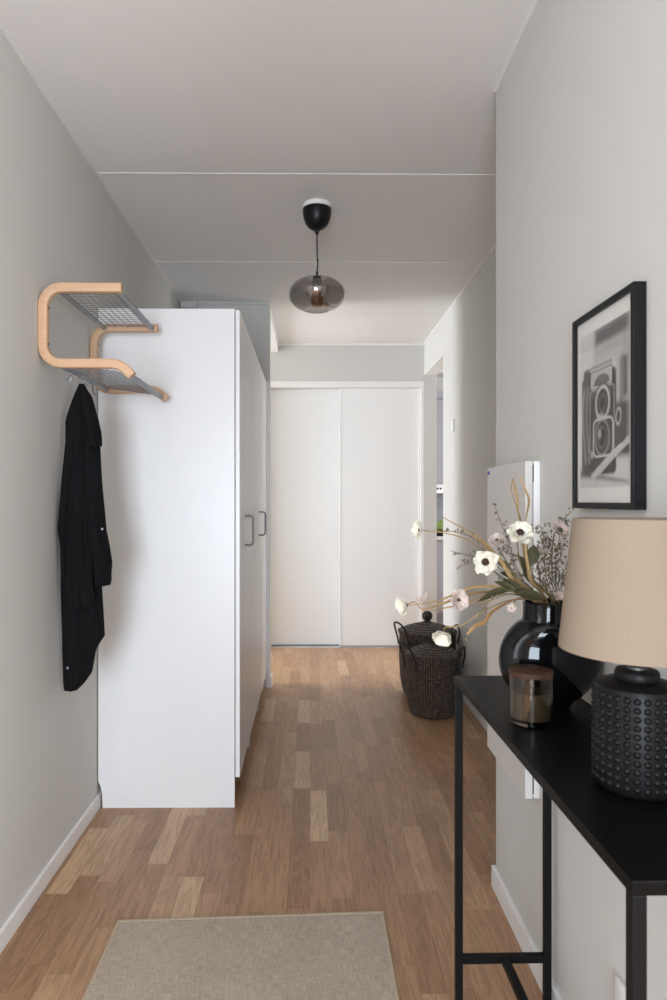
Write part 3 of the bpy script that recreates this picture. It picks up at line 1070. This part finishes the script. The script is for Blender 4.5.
# ------------------------------------------------------------------ framed photograph
FY0, FY1, FZ0, FZ1, FXF = 1.166, 1.4405, P(633, 510, 1.166).z, P(633, 281, 1.166).z, 0.568
pic = thing('picture_frame', 'black framed black and white photo of an old camera on the right wall', 'picture', (RX, (FY0 + FY1) / 2, FZ0))
fw = 0.0125
bm = bmesh.new()
for y0, y1, z0, z1 in ((FY0, FY1, FZ0, FZ0 + fw), (FY0, FY1, FZ1 - fw, FZ1), (FY0, FY0 + fw, FZ0 + fw, FZ1 - fw), (FY1 - fw, FY1, FZ0 + fw, FZ1 - fw)):
    box(bm, FXF, RX - 0.001, y0, y1, z0, z1, bev=0.0008)
obj('frame', bm, M['frame'], pic)
obj('mount', B(FXF + 0.0075, FXF + 0.010, FY0 + fw, FY1 - fw, FZ0 + fw, FZ1 - fw), M['mount'], pic, label='white paper mount')
PY0, PY1, PZ0, PZ1 = FY0 + fw + 0.017, FY1 - fw - 0.015, FZ0 + fw + 0.030, FZ1 - fw - 0.030


def paint(u, v):
    """the print: an old twin lens camera on a light table, soft grey background"""
    def ss(a, b, x):
        t = np.clip((x - a) / (b - a), 0, 1)
        return t * t * (3 - 2 * t)

    def rbox(cx, cy, hx, hy, r, asp=1.55):
        qx, qy = np.abs(u - cx) - hx + r, (np.abs(v - cy) - hy) * asp + r
        return np.hypot(np.maximum(qx, 0), np.maximum(qy, 0)) + np.minimum(np.maximum(qx, qy), 0) - r

    def ell(cx, cy, rx, asp=1.45):
        return np.hypot(u - cx, (v - cy) * asp) - rx

    def lay(img, d, val, soft=0.012, k=1.0):
        a = k * (1 - ss(-soft, soft, d))
        return img * (1 - a) + val * a

    def line(img, d, w, val, soft=0.008, k=1.0):
        return lay(img, np.abs(d) - w, val, soft, k)
    img = 0.60 + 0.10 * (1 - u)
    img = lay(img, rbox(0.75, 0.055, 0.42, 0.055, 0.02), 0.18, 0.06)
    img = lay(img, rbox(0.75, 0.17, 0.42, 0.05, 0.02), 0.42, 0.08)
    img = lay(img, rbox(0.62, 0.19, 0.25, 0.02, 0.02), 0.56, 0.05)
    img = lay(img, rbox(0.84, 0.40, 0.06, 0.17, 0.03), 0.30, 0.05)
    img = lay(img, rbox(0.93, 0.36, 0.05, 0.12, 0.03), 0.13, 0.05)
    img = lay(img, rbox(0.80, 0.36, 0.018, 0.18, 0.01), 0.55, 0.03)
    # light table
    img = lay(img, rbox(0.6, 0.93, 0.9, 0.14, 0.02), 0.66, 0.05)
    img = lay(img, rbox(0.88, 0.66, 0.22, 0.16, 0.06), 0.11, 0.05)
    # shadow on the table
    img = lay(img, np.abs(v - (0.905 + 0.07 * u)) * 1.5 - 0.035 * (1 - u), 0.16, 0.04)
    # body
    img = lay(img, rbox(0.40, 0.60, 0.36, 0.32, 0.06), 0.085, 0.02)
    img = lay(img, rbox(0.38, 0.33, 0.30, 0.10, 0.03), 0.13, 0.02)
    img = lay(img, rbox(0.46, 0.245, 0.22, 0.022, 0.01), 0.35, 0.02)
    img = line(img, rbox(0.46, 0.235, 0.24, 0.016, 0.01), 0.006, 0.62)
    img = lay(img, rbox(0.46, 0.32, 0.21, 0.045, 0.02), 0.50, 0.02)
    img = lay(img, ell(0.47, 0.355, 0.16, 2.6), 0.17, 0.02)
    img = line(img, rbox(0.46, 0.32, 0.21, 0.045, 0.02), 0.006, 0.70)
    img = line(img, rbox(0.47, 0.58, 0.25, 0.20, 0.05), 0.007, 0.45)
    for x, val in ((0.09, 0.45), (0.13, 0.16), (0.175, 0.38)):
        img = lay(img, np.abs(u - x - 0.03 * np.sin(9 * v)) + 0.5 * ss(0.84, 0.95, v) + 0.5 * ss(0.35, 0.25, v) - 0.010, val, 0.016)
    # upper lens
    for rad, val in ((0.175, 0.14), (0.150, 0.55), (0.118, 0.07), (0.085, 0.14), (0.05, 0.05)):
        img = lay(img, ell(0.49, 0.475, rad, 1.35), val, 0.014)
    img = lay(img, ell(0.46, 0.585, 0.08, 2.0), 0.58, 0.06)
    # lower lens with square shutter plate
    img = lay(img, rbox(0.50, 0.69, 0.20, 0.115, 0.07), 0.10, 0.015)
    img = line(img, rbox(0.50, 0.69, 0.20, 0.115, 0.07), 0.011, 0.60, 0.010)
    for rad, val in ((0.150, 0.42), (0.135, 0.07), (0.10, 0.16), (0.072, 0.05)):
        img = lay(img, ell(0.48, 0.69, rad, 1.35), val, 0.016)
    img = lay(img, ell(0.43, 0.665, 0.03, 1.2), 0.50, 0.03)
    img = lay(img, ell(0.27, 0.79, 0.035, 1.4), 0.45, 0.02)
    # focusing lever
    img = line(img, ell(0.80, 0.585, 0.05, 0.9) + 0.10 * np.abs(u - 0.8 + (v - 0.585) * 2), 0.010, 0.50, 0.012)
    # strap
    cxs = 0.97 - 0.66 * np.clip((v - 0.74) / 0.19, 0, 1) ** 0.85
    wst = 0.075 * (1 - ss(0.91, 0.955, v)) * ss(0.70, 0.755, v)
    img = lay(img, np.abs(u - cxs) - wst - 0.02 * ss(0.70, 0.76, v) + 0.6 * (v > 0.955), 0.62, 0.03, 0.95)
    img = line(img, np.abs(u - cxs - 0.03), 0.008, 0.40, 0.02, 0.5)
    return np.clip(img, 0.02, 0.9)


nu, nv = 110, 170
uu, vv = np.meshgrid(np.linspace(0, 1, nu), np.linspace(0, 1, nv))
img = np.clip(paint(uu, vv) * 1.08 - 0.055, 0.004, 0.9)
me = bpy.data.meshes.new('print')
XP = FXF + 0.0070
verts = [(XP, PY1 + (PY0 - PY1) * uu[j, i], PZ1 + (PZ0 - PZ1) * vv[j, i]) for j in range(nv) for i in range(nu)]
faces = [(j * nu + i, (j + 1) * nu + i, (j + 1) * nu + i + 1, j * nu + i + 1) for j in range(nv - 1) for i in range(nu - 1)]
og = Vector(pic.location)
me.from_pydata([tuple(Vector(v) - og) for v in verts], [], faces)
at = me.color_attributes.new('print', 'FLOAT_COLOR', 'POINT')
flat = img.reshape(-1)
cols = np.stack([flat * 1.02, flat * 1.0, flat * 0.97, np.ones_like(flat)], 1).astype(np.float32)
at.data.foreach_set('color', cols.ravel())
me.materials.append(M['print'])
po = bpy.data.objects.new('print', me)
C.objects.link(po)
po.parent = pic
po['label'] = 'black and white print of an old twin lens camera'
obj('glass_pane', B(FXF + 0.0030, FXF + 0.0045, FY0 + fw, FY1 - fw, FZ0 + fw, FZ1 - fw), M['pane'], pic)

# ------------------------------------------------------------------ fuse cabinet, socket, wall sensor
EY0, EY1, EZ0, EZ1, EXF = 1.708, 2.075, P(526, 799, 1.708).z, P(526, 461, 1.708).z, 0.5525
fc = thing('fuse_cabinet', 'flat white fuse cabinet on the right wall behind the vase', 'cabinet', (RX, (EY0 + EY1) / 2, EZ0))
obj('cabinet_box', B(EXF + 0.022, RX, EY0, EY1, EZ0, EZ1, bev=0.003), M['plastic'], fc)
dr = obj('door', B(EXF, EXF + 0.0195, EY0 - 0.001, EY1, EZ0, EZ1, bev=0.002), M['panel_face'], fc)
for za, zb in ((0.925, 0.99), (0.0, 0.38), (0.42, 0.60)):
    h = EZ1 - EZ0
    bm = bmesh.new()
    box(bm, EXF + 0.0190, EXF + 0.0225, EY0 + 0.0005, EY0 + 0.02, EZ0 + h * za + 0.012, EZ0 + h * zb)
    obj('hinge_slot', bm, M['dark_gap'], fc, label='dark slot beside the door')
bm = bmesh.new()
for k in range(3):
    y = EY1 - 0.008 - k * 0.008
    box(bm, EXF - 0.0008, EXF + 0.001, y - 0.006, y, EZ1 - 0.022, EZ1 - 0.012)
obj('badge', bm, M['blue'], dr, label='tiny blue badge')

SD = 1.226
sz = 0.283
so_ = thing('wall_socket', 'white wall socket low on the right wall beneath the console table', 'socket', (RX, SD, sz))
obj('socket_plate', B(RX - 0.012, RX, SD - 0.042, SD + 0.042, sz - 0.045, sz + 0.045, bev=0.004), M['plastic'], so_, smooth=True)
bm = bmesh.new()
tube(bm, [(RX - 0.0125, SD, sz), (RX - 0.005, SD, sz)], 0.021, 24)
obj('socket_face', bm, M['trim'], so_, smooth=True)
for dy in (-0.0095, 0.0095):
    bm = bmesh.new()
    tube(bm, [(RX - 0.0130, SD + dy, sz), (RX - 0.008, SD + dy, sz)], 0.0025, 8)
    obj('socket_hole', bm, M['dark_gap'], so_)

ss_d = NX * F_PX / (454.2 - 310)
ssz = P(454, 425.5, ss_d).z
sn = thing('wall_sensor', 'small white wall sensor high on the pale wall beside the kitchen doorway', 'sensor', (NX, ss_d, ssz))
obj('sensor_body', B(NX - 0.014, NX, ss_d - 0.028, ss_d + 0.028, ssz - 0.040, ssz + 0.040, bev=0.004), M['plastic'], sn, smooth=True)
obj('sensor_button', B(NX - 0.016, NX - 0.013, ss_d - 0.016, ss_d + 0.016, ssz - 0.022, ssz + 0.022, bev=0.001), M['trim'], sn)

# ------------------------------------------------------------------ kitchen glimpse
KX0, KX1 = NX + 0.105, 3.0
kc = thing('base_cabinet', 'grey kitchen base cabinet glimpsed through the doorway at right', 'cabinet', (1.5, 6.75, 0))
obj('carcass', B(KX0, 1.95, 6.50, 7.07, 0.10, 0.845), M['kitchen_grey'], kc)
obj('plinth', B(KX0, 1.95, 6.54, 7.0, 0, 0.098), M['kitchen_grey'], kc)
obj('door', B(KX0 + 0.003, 1.50, 6.480, 6.498, 0.135, 0.84, bev=0.0015), M['kitchen_grey'], kc)
obj('door', B(1.503, 1.947, 6.480, 6.498, 0.135, 0.84, bev=0.0015), M['kitchen_grey'], kc)
tag(obj('kitchen_worktop', B(KX0, 1.96, 6.46, 7.07, 0.846, 0.880, bev=0.002), M['worktop'], origin=(1.5, 6.75, 0.846)), 'pale kitchen worktop seen through the doorway at right', 'worktop')
uc = thing('wall_cabinet', 'grey kitchen wall cabinet glimpsed above the worktop through the doorway', 'cabinet', (1.5, 6.9, 1.40))
obj('carcass', B(KX0, 1.95, 6.72, 7.07, 1.405, 2.28), M['kitchen_grey'], uc)
obj('door', B(KX0 + 0.003, 1.50, 6.700, 6.718, 1.405, 2.25, bev=0.0015), M['kitchen_grey'], uc)
obj('door', B(1.503, 1.947, 6.700, 6.718, 1.405, 2.25, bev=0.0015), M['kitchen_grey'], uc)
obj('cornice', B(KX0, 1.96, 6.685, 6.72, 2.255, 2.33), M['kitchen_grey'], uc)
struct('trim_13', B(KX0, 1.95, 7.062, 7.08, 0.881, 1.30), M['kitchen_splash'])
stp = thing('socket_strip', 'white socket strip under the kitchen wall cabinet', 'socket', (1.4, 6.95, 1.31))
obj('strip', B(KX0, 1.95, 6.76, 7.05, 1.305, 1.402, bev=0.003), M['plastic'], stp)
for k in range(3):
    bm = bmesh.new()
    x = 1.295 + 0.032 * (k - 1)
    tube(bm, [(x, 6.755, 1.35), (x, 6.765, 1.35)], 0.011, 12)
    obj('socket_hole', bm, M['dark_gap'], stp)
gc = P(441.5, 527, 6.62)
tray = tag(obj('tray', B(gc.x - 0.16, gc.x + 0.20, 6.50, 6.74, 0.8805, 0.912, bev=0.006), M['black_metal'], origin=(gc.x, 6.62, 0.8805)), 'dark tray on the kitchen worktop under the green bowl', 'tray')
gb = lathe(bmesh.new(), [(0, 0.913), (0.03, 0.913), (0.055, 0.93), (0.066, 0.965), (0.060, 1.0), (0.04, 1.022), (0.012, 1.03), (0.008, 1.036), (0, 1.037)], (gc.x, 6.62), 32)
tag(obj('jar', gb, M['green'], origin=(gc.x, 6.62, 0.913), smooth=True), 'round green jar on the kitchen worktop seen through the doorway', 'jar')

# ------------------------------------------------------------------ dried flower arrangement
NECK = Vector((VX, VD, NECKZ))
frnd = random.Random(21)


def root_pts(dx, dy):
    """a stem's first points, inside the vase and in the neck opening"""
    return [Vector((VX - dx * 0.4, VD - dy * 0.4, NECKZ - 0.085)), Vector((VX + dx, VD + dy, NECKZ - 0.004))]


def petal_mesh(bm, c, nrm, up, ang, L, W, cup, rnd):
    """one petal as a cupped, thickened sheet"""
    x = (up * math.cos(ang) + nrm.cross(up) * math.sin(ang)).normalized()
    y = nrm.cross(x)
    nu_, nv_ = 6, 5
    wob = rnd.uniform(-0.12, 0.12)
    grid = {}
    for s_ in (0, 1):
        for i in range(nu_ + 1):
            t = i / nu_
            w = W * (0.30 + 0.70 * math.sin(PI * min(1, 0.06 + 0.60 * t)))
            for j in range(nv_ + 1):
                q = (j / nv_) * 2 - 1
                edge = 0.10 * math.sin(7 * q + ang * 3) * t
                h = cup * L * (t ** 1.6) + 0.18 * W * q * q + wob * L * t * q + L * edge * 0.6
                p = c + x * (L * (t + edge * 0.5 - 0.30 * q * q * t)) + y * (w * q * 0.5) + nrm * (h + s_ * 0.0007)
                grid[s_, i, j] = bm.verts.new(p)
    for i in range(nu_):
        for j in range(nv_):
            bm.faces.new([grid[1, i, j], grid[1, i + 1, j], grid[1, i + 1, j + 1], grid[1, i, j + 1]])
            bm.faces.new([grid[0, i, j], grid[0, i, j + 1], grid[0, i + 1, j + 1], grid[0, i + 1, j]])
    ring = [(i, 0) for i in range(nu_)] + [(nu_, j) for j in range(nv_)] + [(i, nv_) for i in range(nu_, 0, -1)] + [(0, j) for j in range(nv_, 0, -1)]
    for a, b in zip(ring, ring[1:] + ring[:1]):
        bm.faces.new([grid[0, a[0], a[1]], grid[0, b[0], b[1]], grid[1, b[0], b[1]], grid[1, a[0], a[1]]])


def flower(label, px, py, d, nrm, r, pm, cm, dx, dy, mids=(), cup=0.25, n=7, cr_=0.26, seed=0, stem='stem', sr=0.0013):
    rnd = random.Random(seed)
    c = P(px, py, d)
    nrm = Vector(nrm).normalized()
    rt = root_pts(dx, dy)
    t = thing('flower', label, 'flower', rt[0], 'dried flowers in the black vase')
    pts = rt + [P(*m) for m in mids] + [c - nrm * 0.02, c - nrm * 0.002]
    obj('stem', tube(bmesh.new(), spline(pts, 7), sr, 6), M[stem], t, smooth=True)
    up = nrm.orthogonal().normalized()
    bm = bmesh.new()
    for layer, (nn, sc, cu, off) in enumerate(((n, 1.0, cup, 0), (n - 1, 0.80, cup + 0.22, 0.5))):
        for k in range(nn):
            a = 2 * PI * (k + off) / nn + rnd.uniform(-0.15, 0.15)
            petal_mesh(bm, c + nrm * 0.0012 * layer, nrm, up, a, r * sc * rnd.uniform(0.86, 1.05), r * 0.84 * rnd.uniform(0.9, 1.1), cu + rnd.uniform(-0.07, 0.07), rnd)
    obj('petals', bm, M[pm], t, smooth=True)
    if cm:
        bm = bmesh.new()
        blob(bm, c + nrm * r * 0.10, r * cr_, 2, (1, 1, 1))
        for k in range(26):
            a, q = rnd.uniform(0, 6.28), r * cr_ * rnd.uniform(0.7, 1.5)
            blob(bm, c + nrm * r * rnd.uniform(0.10, 0.24) + (up * math.cos(a) + nrm.cross(up) * math.sin(a)) * q, r * 0.035, 1)
        obj('flower_centre', bm, M[cm], t, smooth=True)
    return t


S = dict
flower('large white flower with dark centre, highest and right of the white blooms', 519.5, 534, 1.30, (0.0, -0.72, 0.62), 0.029, 'petal', 'flower_dark', 0.004, -0.014, [(524, 572, 1.32)], seed=1, cup=0.16, cr_=0.30)
flower('white flower with round dark brown centre left of the highest bloom', 485.5, 562, 1.27, (-0.30, -0.95, 0.08), 0.026, 'petal', 'flower_dark', -0.014, -0.014, [(512, 588, 1.31)], seed=2, cup=0.12, cr_=0.31)
flower('white flower seen from the side on the leftmost upper stem', 421.5, 530, 1.34, (-1.0, -0.25, 0.15), 0.021, 'petal', 'flower_green', -0.026, -0.004, [(505, 566, 1.34), (470, 541, 1.34), (440, 532, 1.34)], seed=3, cup=0.30, stem='straw')
flower('drooping pale flower at the far left end of the lower stems', 406, 605, 1.27, (-0.92, -0.30, -0.22), 0.021, 'petal', 'flower_dark', -0.030, -0.006, [(508, 591, 1.31), (460, 597, 1.29), (425, 609, 1.275)], seed=4, cup=0.45, stem='straw')
flower('pinkish flower turned away, above the round basket knob', 426.5, 602, 1.33, (-0.55, 0.35, 0.75), 0.016, 'petal_pink', None, -0.028, 0.006, [(508, 589, 1.34), (465, 603, 1.33), (440, 609, 1.33)], seed=5, cup=0.9, n=5, stem='straw')
flower('pale flower with small dark centre in the middle of the lower stems', 458, 600, 1.25, (0.28, -0.92, 0.12), 0.021, 'petal_pink', 'flower_dark', -0.026, -0.014, [(510, 594, 1.30), (482, 603, 1.27)], seed=6, cup=0.25, cr_=0.18, stem='straw')
flower('ruffled white flower hanging lowest in front of the basket lids', 443.5, 634, 1.24, (-0.35, -0.75, -0.45), 0.021, 'petal', None, -0.024, -0.018, [(512, 600, 1.29), (482, 612, 1.26), (462, 625, 1.25)], seed=7, cup=0.7, n=6, stem='straw')
flower('pale pink flower with green centre behind the two large white blooms', 497, 541, 1.41, (-0.25, -0.7, 0.6), 0.018, 'petal_pink', 'flower_green', -0.012, 0.016, [(517, 577, 1.37)], seed=8, cup=0.25)
flower('pale pink flower with green centre beside the lampshade top', 559, 531, 1.33, (0.25, -0.75, 0.55), 0.020, 'petal_pink', 'flower_green', 0.020, -0.002, [(552, 575, 1.33)], seed=9, cup=0.25, cr_=0.34)
flower('small pale bud flower just right of the highest white bloom', 541.5, 553, 1.38, (0.2, -0.6, 0.75), 0.012, 'petal_pink', None, 0.008, 0.012, [(540, 578, 1.36)], seed=10, cup=0.7, n=5)
flower('small pink flower low beside the vase neck on its left', 511.5, 608, 1.26, (-0.3, -0.9, 0.1), 0.010, 'petal_pink', 'flower_dark', -0.012, -0.024, [(520, 598, 1.29)], seed=11, cup=0.2, n=5, cr_=0.2)
flower('small pink flower at the vase rim beside the lampshade', 558, 596, 1.29, (0.1, -0.85, 0.4), 0.012, 'petal_pink', None, 0.022, -0.020, [(553, 600, 1.305)], seed=12, cup=0.4, n=5)


def grass(label, pts, w, dx, dy, mat_='straw', twist=2.5, phase=0.0, loop=None):
    rt = root_pts(dx, dy)
    t = thing('grass_blade', label, 'dried grass', rt[0], 'dried grass blades in the black vase')
    path = spline(rt + [P(*q) for q in pts], 10)
    n = len(path)
    w *= 0.74
    ws = [w * (0.28 + 0.72 * math.sin(PI * min(1, max(0, (i / (n - 1)) * 0.94 + 0.04))) ** 0.8) for i in range(n)]
    ws[-1] = 0.0008
    bm = ribbon(bmesh.new(), path, ws, 0.0005, twist, phase)
    if loop:
        p2 = spline([P(*q) for q in loop], 10)
        m = len(p2)
        ribbon(bm, p2, [w * (0.25 + 0.7 * math.sin(PI * i / (m - 1))) for i in range(m)], 0.0005, 1.6, 0.8)
    obj('blade', bm, M[mat_], t, smooth=True)


grass('curled straw blade standing upright, left of the upright pair', [(528, 575, 1.35), (522, 530, 1.36), (517, 508, 1.36), (511.5, 492, 1.36), (513, 478, 1.36)], 0.0085, 0.0, 0.012, twist=3.0, phase=0.4,
      loop=[(518.5, 513, 1.362), (517.5, 500, 1.362), (515.0, 488, 1.362), (513, 478, 1.362)])
grass('curled straw blade standing upright, right of the upright pair', [(530, 575, 1.33), (527, 545, 1.34), (526, 520, 1.34), (529, 501, 1.34), (525, 489, 1.34), (520, 476, 1.34)], 0.0085, 0.010, 0.006, twist=3.6, phase=1.0)
grass('long straw blade arching to the upper left above the pale wall', [(512, 575, 1.33), (492, 552, 1.32), (470, 533, 1.31), (443, 517.5, 1.30)], 0.0095, -0.020, -0.004, twist=2.2, phase=0.9)
grass('broad straw blade lying across the middle of the upper left leaves', [(515, 582, 1.30), (501, 561, 1.29), (488, 546, 1.29), (476, 533, 1.29)], 0.0105, -0.018, -0.012, twist=2.8, phase=0.3)
grass('long straw blade reaching left to the drooping pale flower', [(508, 589, 1.29), (475, 587, 1.27), (440, 600, 1.26), (409, 606, 1.255)], 0.0085, -0.028, -0.012, twist=2.0, phase=1.3)
grass('thin straw blade running left beneath the pinkish flower', [(510, 591, 1.31), (470, 594, 1.31), (445, 603, 1.31), (421, 611, 1.31)], 0.0065, -0.030, -0.002, twist=1.6, phase=0.5)
grass('brown curled blade drooping lowest in front of the fuse cabinet', [(520, 599, 1.29), (505, 604, 1.27), (492, 612, 1.26), (484, 622, 1.255), (474, 627, 1.25), (466.5, 635, 1.25)], 0.0120, -0.020, -0.020, 'straw_dark', twist=2.4, phase=0.4)
grass('straw blade dropping straight into the vase from behind the highest bloom', [(534, 585, 1.30), (528, 566, 1.29), (525, 545, 1.29)], 0.0105, 0.014, -0.016, twist=1.6, phase=0.2)


def leaf_mesh(bm, a, b, w, side, sag=0.0):
    a, b = Vector(a), Vector(b)
    ax = b - a
    L = ax.length
    ax.normalize()
    side = (Vector(side) - ax * ax.dot(Vector(side))).normalized()
    nr_ = ax.cross(side)
    n = 9
    rows_ = []
    for i in range(n + 1):
        t = i / n
        ww = w * math.sin(PI * (t ** 0.8)) ** 0.9 + 0.0004
        c = a + ax * L * t + nr_ * (sag * math.sin(PI * t)) - Vector((0, 0, abs(sag) * t * t))
        rows_.append([bm.verts.new(c + side * ww * q * 0.5 + nr_ * (abs(q) * ww * 0.16 + o)) for q, o in ((-1, 0), (-.5, .0), (0, -.0002), (.5, 0), (1, 0), (.5, .0009), (0, .0007), (-.5, .0009))])
    for p, q in zip(rows_, rows_[1:]):
        for k in range(8):
            bm.faces.new((p[k], p[(k + 1) % 8], q[(k + 1) % 8], q[k]))
    bm.faces.new(rows_[0][::-1])
    bm.faces.new(rows_[-1])


def leafy(label, dx, dy, mids, leaves):
    rt = root_pts(dx, dy)
    t = thing('leaf_sprig', label, 'leaves', rt[0], 'olive leaf sprigs in the black vase')
    pts = rt + [P(*m) for m in mids]
    obj('stem', tube(bmesh.new(), spline(pts, 7), 0.0014, 6), M['stem'], t, smooth=True)
    for a, b, w, sd in leaves:
        bm = bmesh.new()
        leaf_mesh(bm, P(*a), P(*b), w, sd, 0.003)
        obj('leaf', bm, M['leaf'], t, smooth=True)


leafy('olive leaf sprig spreading left over the vase rim, longest leaf lowest', -0.022, -0.018, [(520, 592, 1.29), (508, 590, 1.28)],
      [((510, 590, 1.28), (478, 600, 1.26), 0.020, (0, -0.5, 1)), ((516, 591, 1.28), (494, 580, 1.27), 0.014, (0, -0.6, 1)), ((522, 596, 1.29), (503, 577, 1.275), 0.022, (0.2, -0.7, 0.8)), ((545, 600, 1.29), (514, 591, 1.27), 0.022, (0, -0.5, 1))])
leafy('olive leaf sprig standing upright behind the highest white bloom', 0.006, 0.0, [(532, 580, 1.33), (530, 560, 1.33)],
      [((531, 566, 1.32), (534, 543, 1.31), 0.026, (1, -0.5, 0)), ((531, 575, 1.33), (517, 553, 1.32), 0.016, (1, -0.5, 0.3)), ((533, 585, 1.33), (523, 566, 1.30), 0.016, (1, -0.4, 0.3))])
leafy('olive leaf sprig tucked behind the round dark-centred bloom', -0.018, 0.004, [(518, 584, 1.34), (505, 560, 1.34)],
      [((512, 574, 1.34), (490, 553, 1.33), 0.014, (0.3, -0.6, 0.8)), ((516, 580, 1.33), (500, 571, 1.31), 0.013, (0.3, -0.6, 0.8)), ((508, 566, 1.34), (477, 548, 1.33), 0.011, (0, -0.5, 1))])


def twig(label, dx, dy, mids, nb, seed, spread=0.016, fluffy=0.0, stem='twig'):
    rnd = random.Random(seed)
    rt = root_pts(dx, dy)
    t = thing('twig', label, 'twig', rt[0], 'fine dry twigs in the black vase')
    path = spline(rt + [P(*m) for m in mids], 10)
    n = len(path)
    bs, bb = bmesh.new(), bmesh.new()
    tube(bs, path, [0.0011 - 0.0006 * i / n for i in range(n)], 5)
    st_ = int(n * 0.36)
    for k in range(nb):
        i = st_ + int((n - 1 - st_) * (k + rnd.random() * 0.8) / nb)
        i = min(i, n - 1)
        p = path[i]
        ax = (path[min(i + 1, n - 1)] - path[max(i - 1, 0)]).normalized()
        o = Vector((rnd.uniform(-1, 1), rnd.uniform(-0.7, 0.7), rnd.uniform(-0.6, 0.9)))
        o = (o - ax * o.dot(ax) * 0.6).normalized()
        L = spread * rnd.uniform(0.5, 1.0)
        q = p + (o + ax * 0.6).normalized() * L
        tube(bs, [p, (p + q) / 2 + Vector((0, 0, 0.001)), q], 0.0005, 4)
        for m in range(rnd.randint(2, 3) + (2 if fluffy else 0)):
            e = q + Vector((rnd.uniform(-1, 1), rnd.uniform(-1, 1), rnd.uniform(-1, 1))) * (0.0045 + fluffy)
            blob(bb, e, rnd.uniform(0.0011, 0.0021), 1, (1, 1, 1.5))
    for f in bb.faces:
        f.material_index = 1
    tmp = bpy.data.meshes.new('tmp')
    bb.to_mesh(tmp)
    bb.free()
    bs.from_mesh(tmp)
    bpy.data.meshes.remove(tmp)
    obj('sprig', bs, [M[stem], M['bud']], t)


twig('bare twig rising above the round dark-centred bloom to the upper left', -0.010, 0.010, [(520, 575, 1.37), (508, 540, 1.38), (500, 520, 1.38), (494, 504, 1.38)], 9, 31, 0.010)
twig('twig reaching far left beneath the leftmost upper white flower', -0.024, 0.004, [(510, 570, 1.36), (485, 545, 1.36), (460, 533, 1.36), (437, 531, 1.36)], 10, 32, 0.011)
twig('twig pointing left in front of the pale wall, tip highest of two', -0.026, -0.004, [(512, 580, 1.33), (490, 562, 1.32), (470, 556, 1.32), (450, 551, 1.32)], 8, 33, 0.012)
twig('twig pointing left in front of the pale wall, tip lowest of two', -0.024, -0.010, [(510, 582, 1.30), (485, 566, 1.29), (470, 563, 1.29), (457, 568, 1.29)], 8, 34, 0.012)
twig('twig beside the lampshade with its tip rising above the shade', 0.018, 0.010, [(555, 570, 1.38), (560, 535, 1.38), (565, 522, 1.38), (567, 515, 1.38)], 10, 35, 0.016, 0.003)
twig('bushy dry twig between the highest bloom and the lampshade, leaning right', 0.024, 0.004, [(556, 575, 1.35), (563, 548, 1.35), (566, 533, 1.35)], 16, 36, 0.020, 0.004)
twig('bushy dry twig standing upright right of the highest bloom', 0.012, 0.018, [(545, 570, 1.38), (546, 545, 1.38), (541, 526, 1.38)], 20, 37, 0.022, 0.004)
twig('bushy dry twig behind the small pale bud flower', 0.016, 0.008, [(549, 572, 1.37), (552, 555, 1.37), (550, 538, 1.37)], 22, 38, 0.024, 0.004)
twig('bushy dry twig lowest beside the shade edge', 0.026, -0.006, [(558, 585, 1.32), (564, 572, 1.31), (568, 560, 1.31)], 16, 39, 0.020, 0.004)
twig('short dry twig directly above the vase rim in the centre', 0.004, -0.010, [(541, 585, 1.30), (540, 572, 1.29), (537, 560, 1.29)], 14, 40, 0.018, 0.003)
twig('dry twig filling behind the two large white blooms', -0.010, 0.018, [(520, 578, 1.39), (512, 560, 1.39), (505, 545, 1.39), (501, 553, 1.39)], 14, 41, 0.016, 0.003)
twig('green stem with pale buds drooping beside the lower baskets', -0.026, -0.014, [(508, 594, 1.28), (493, 598, 1.26), (481, 612, 1.255), (473, 632, 1.25), (464, 645, 1.25)], 6, 42, 0.010, 0.0, 'stem')
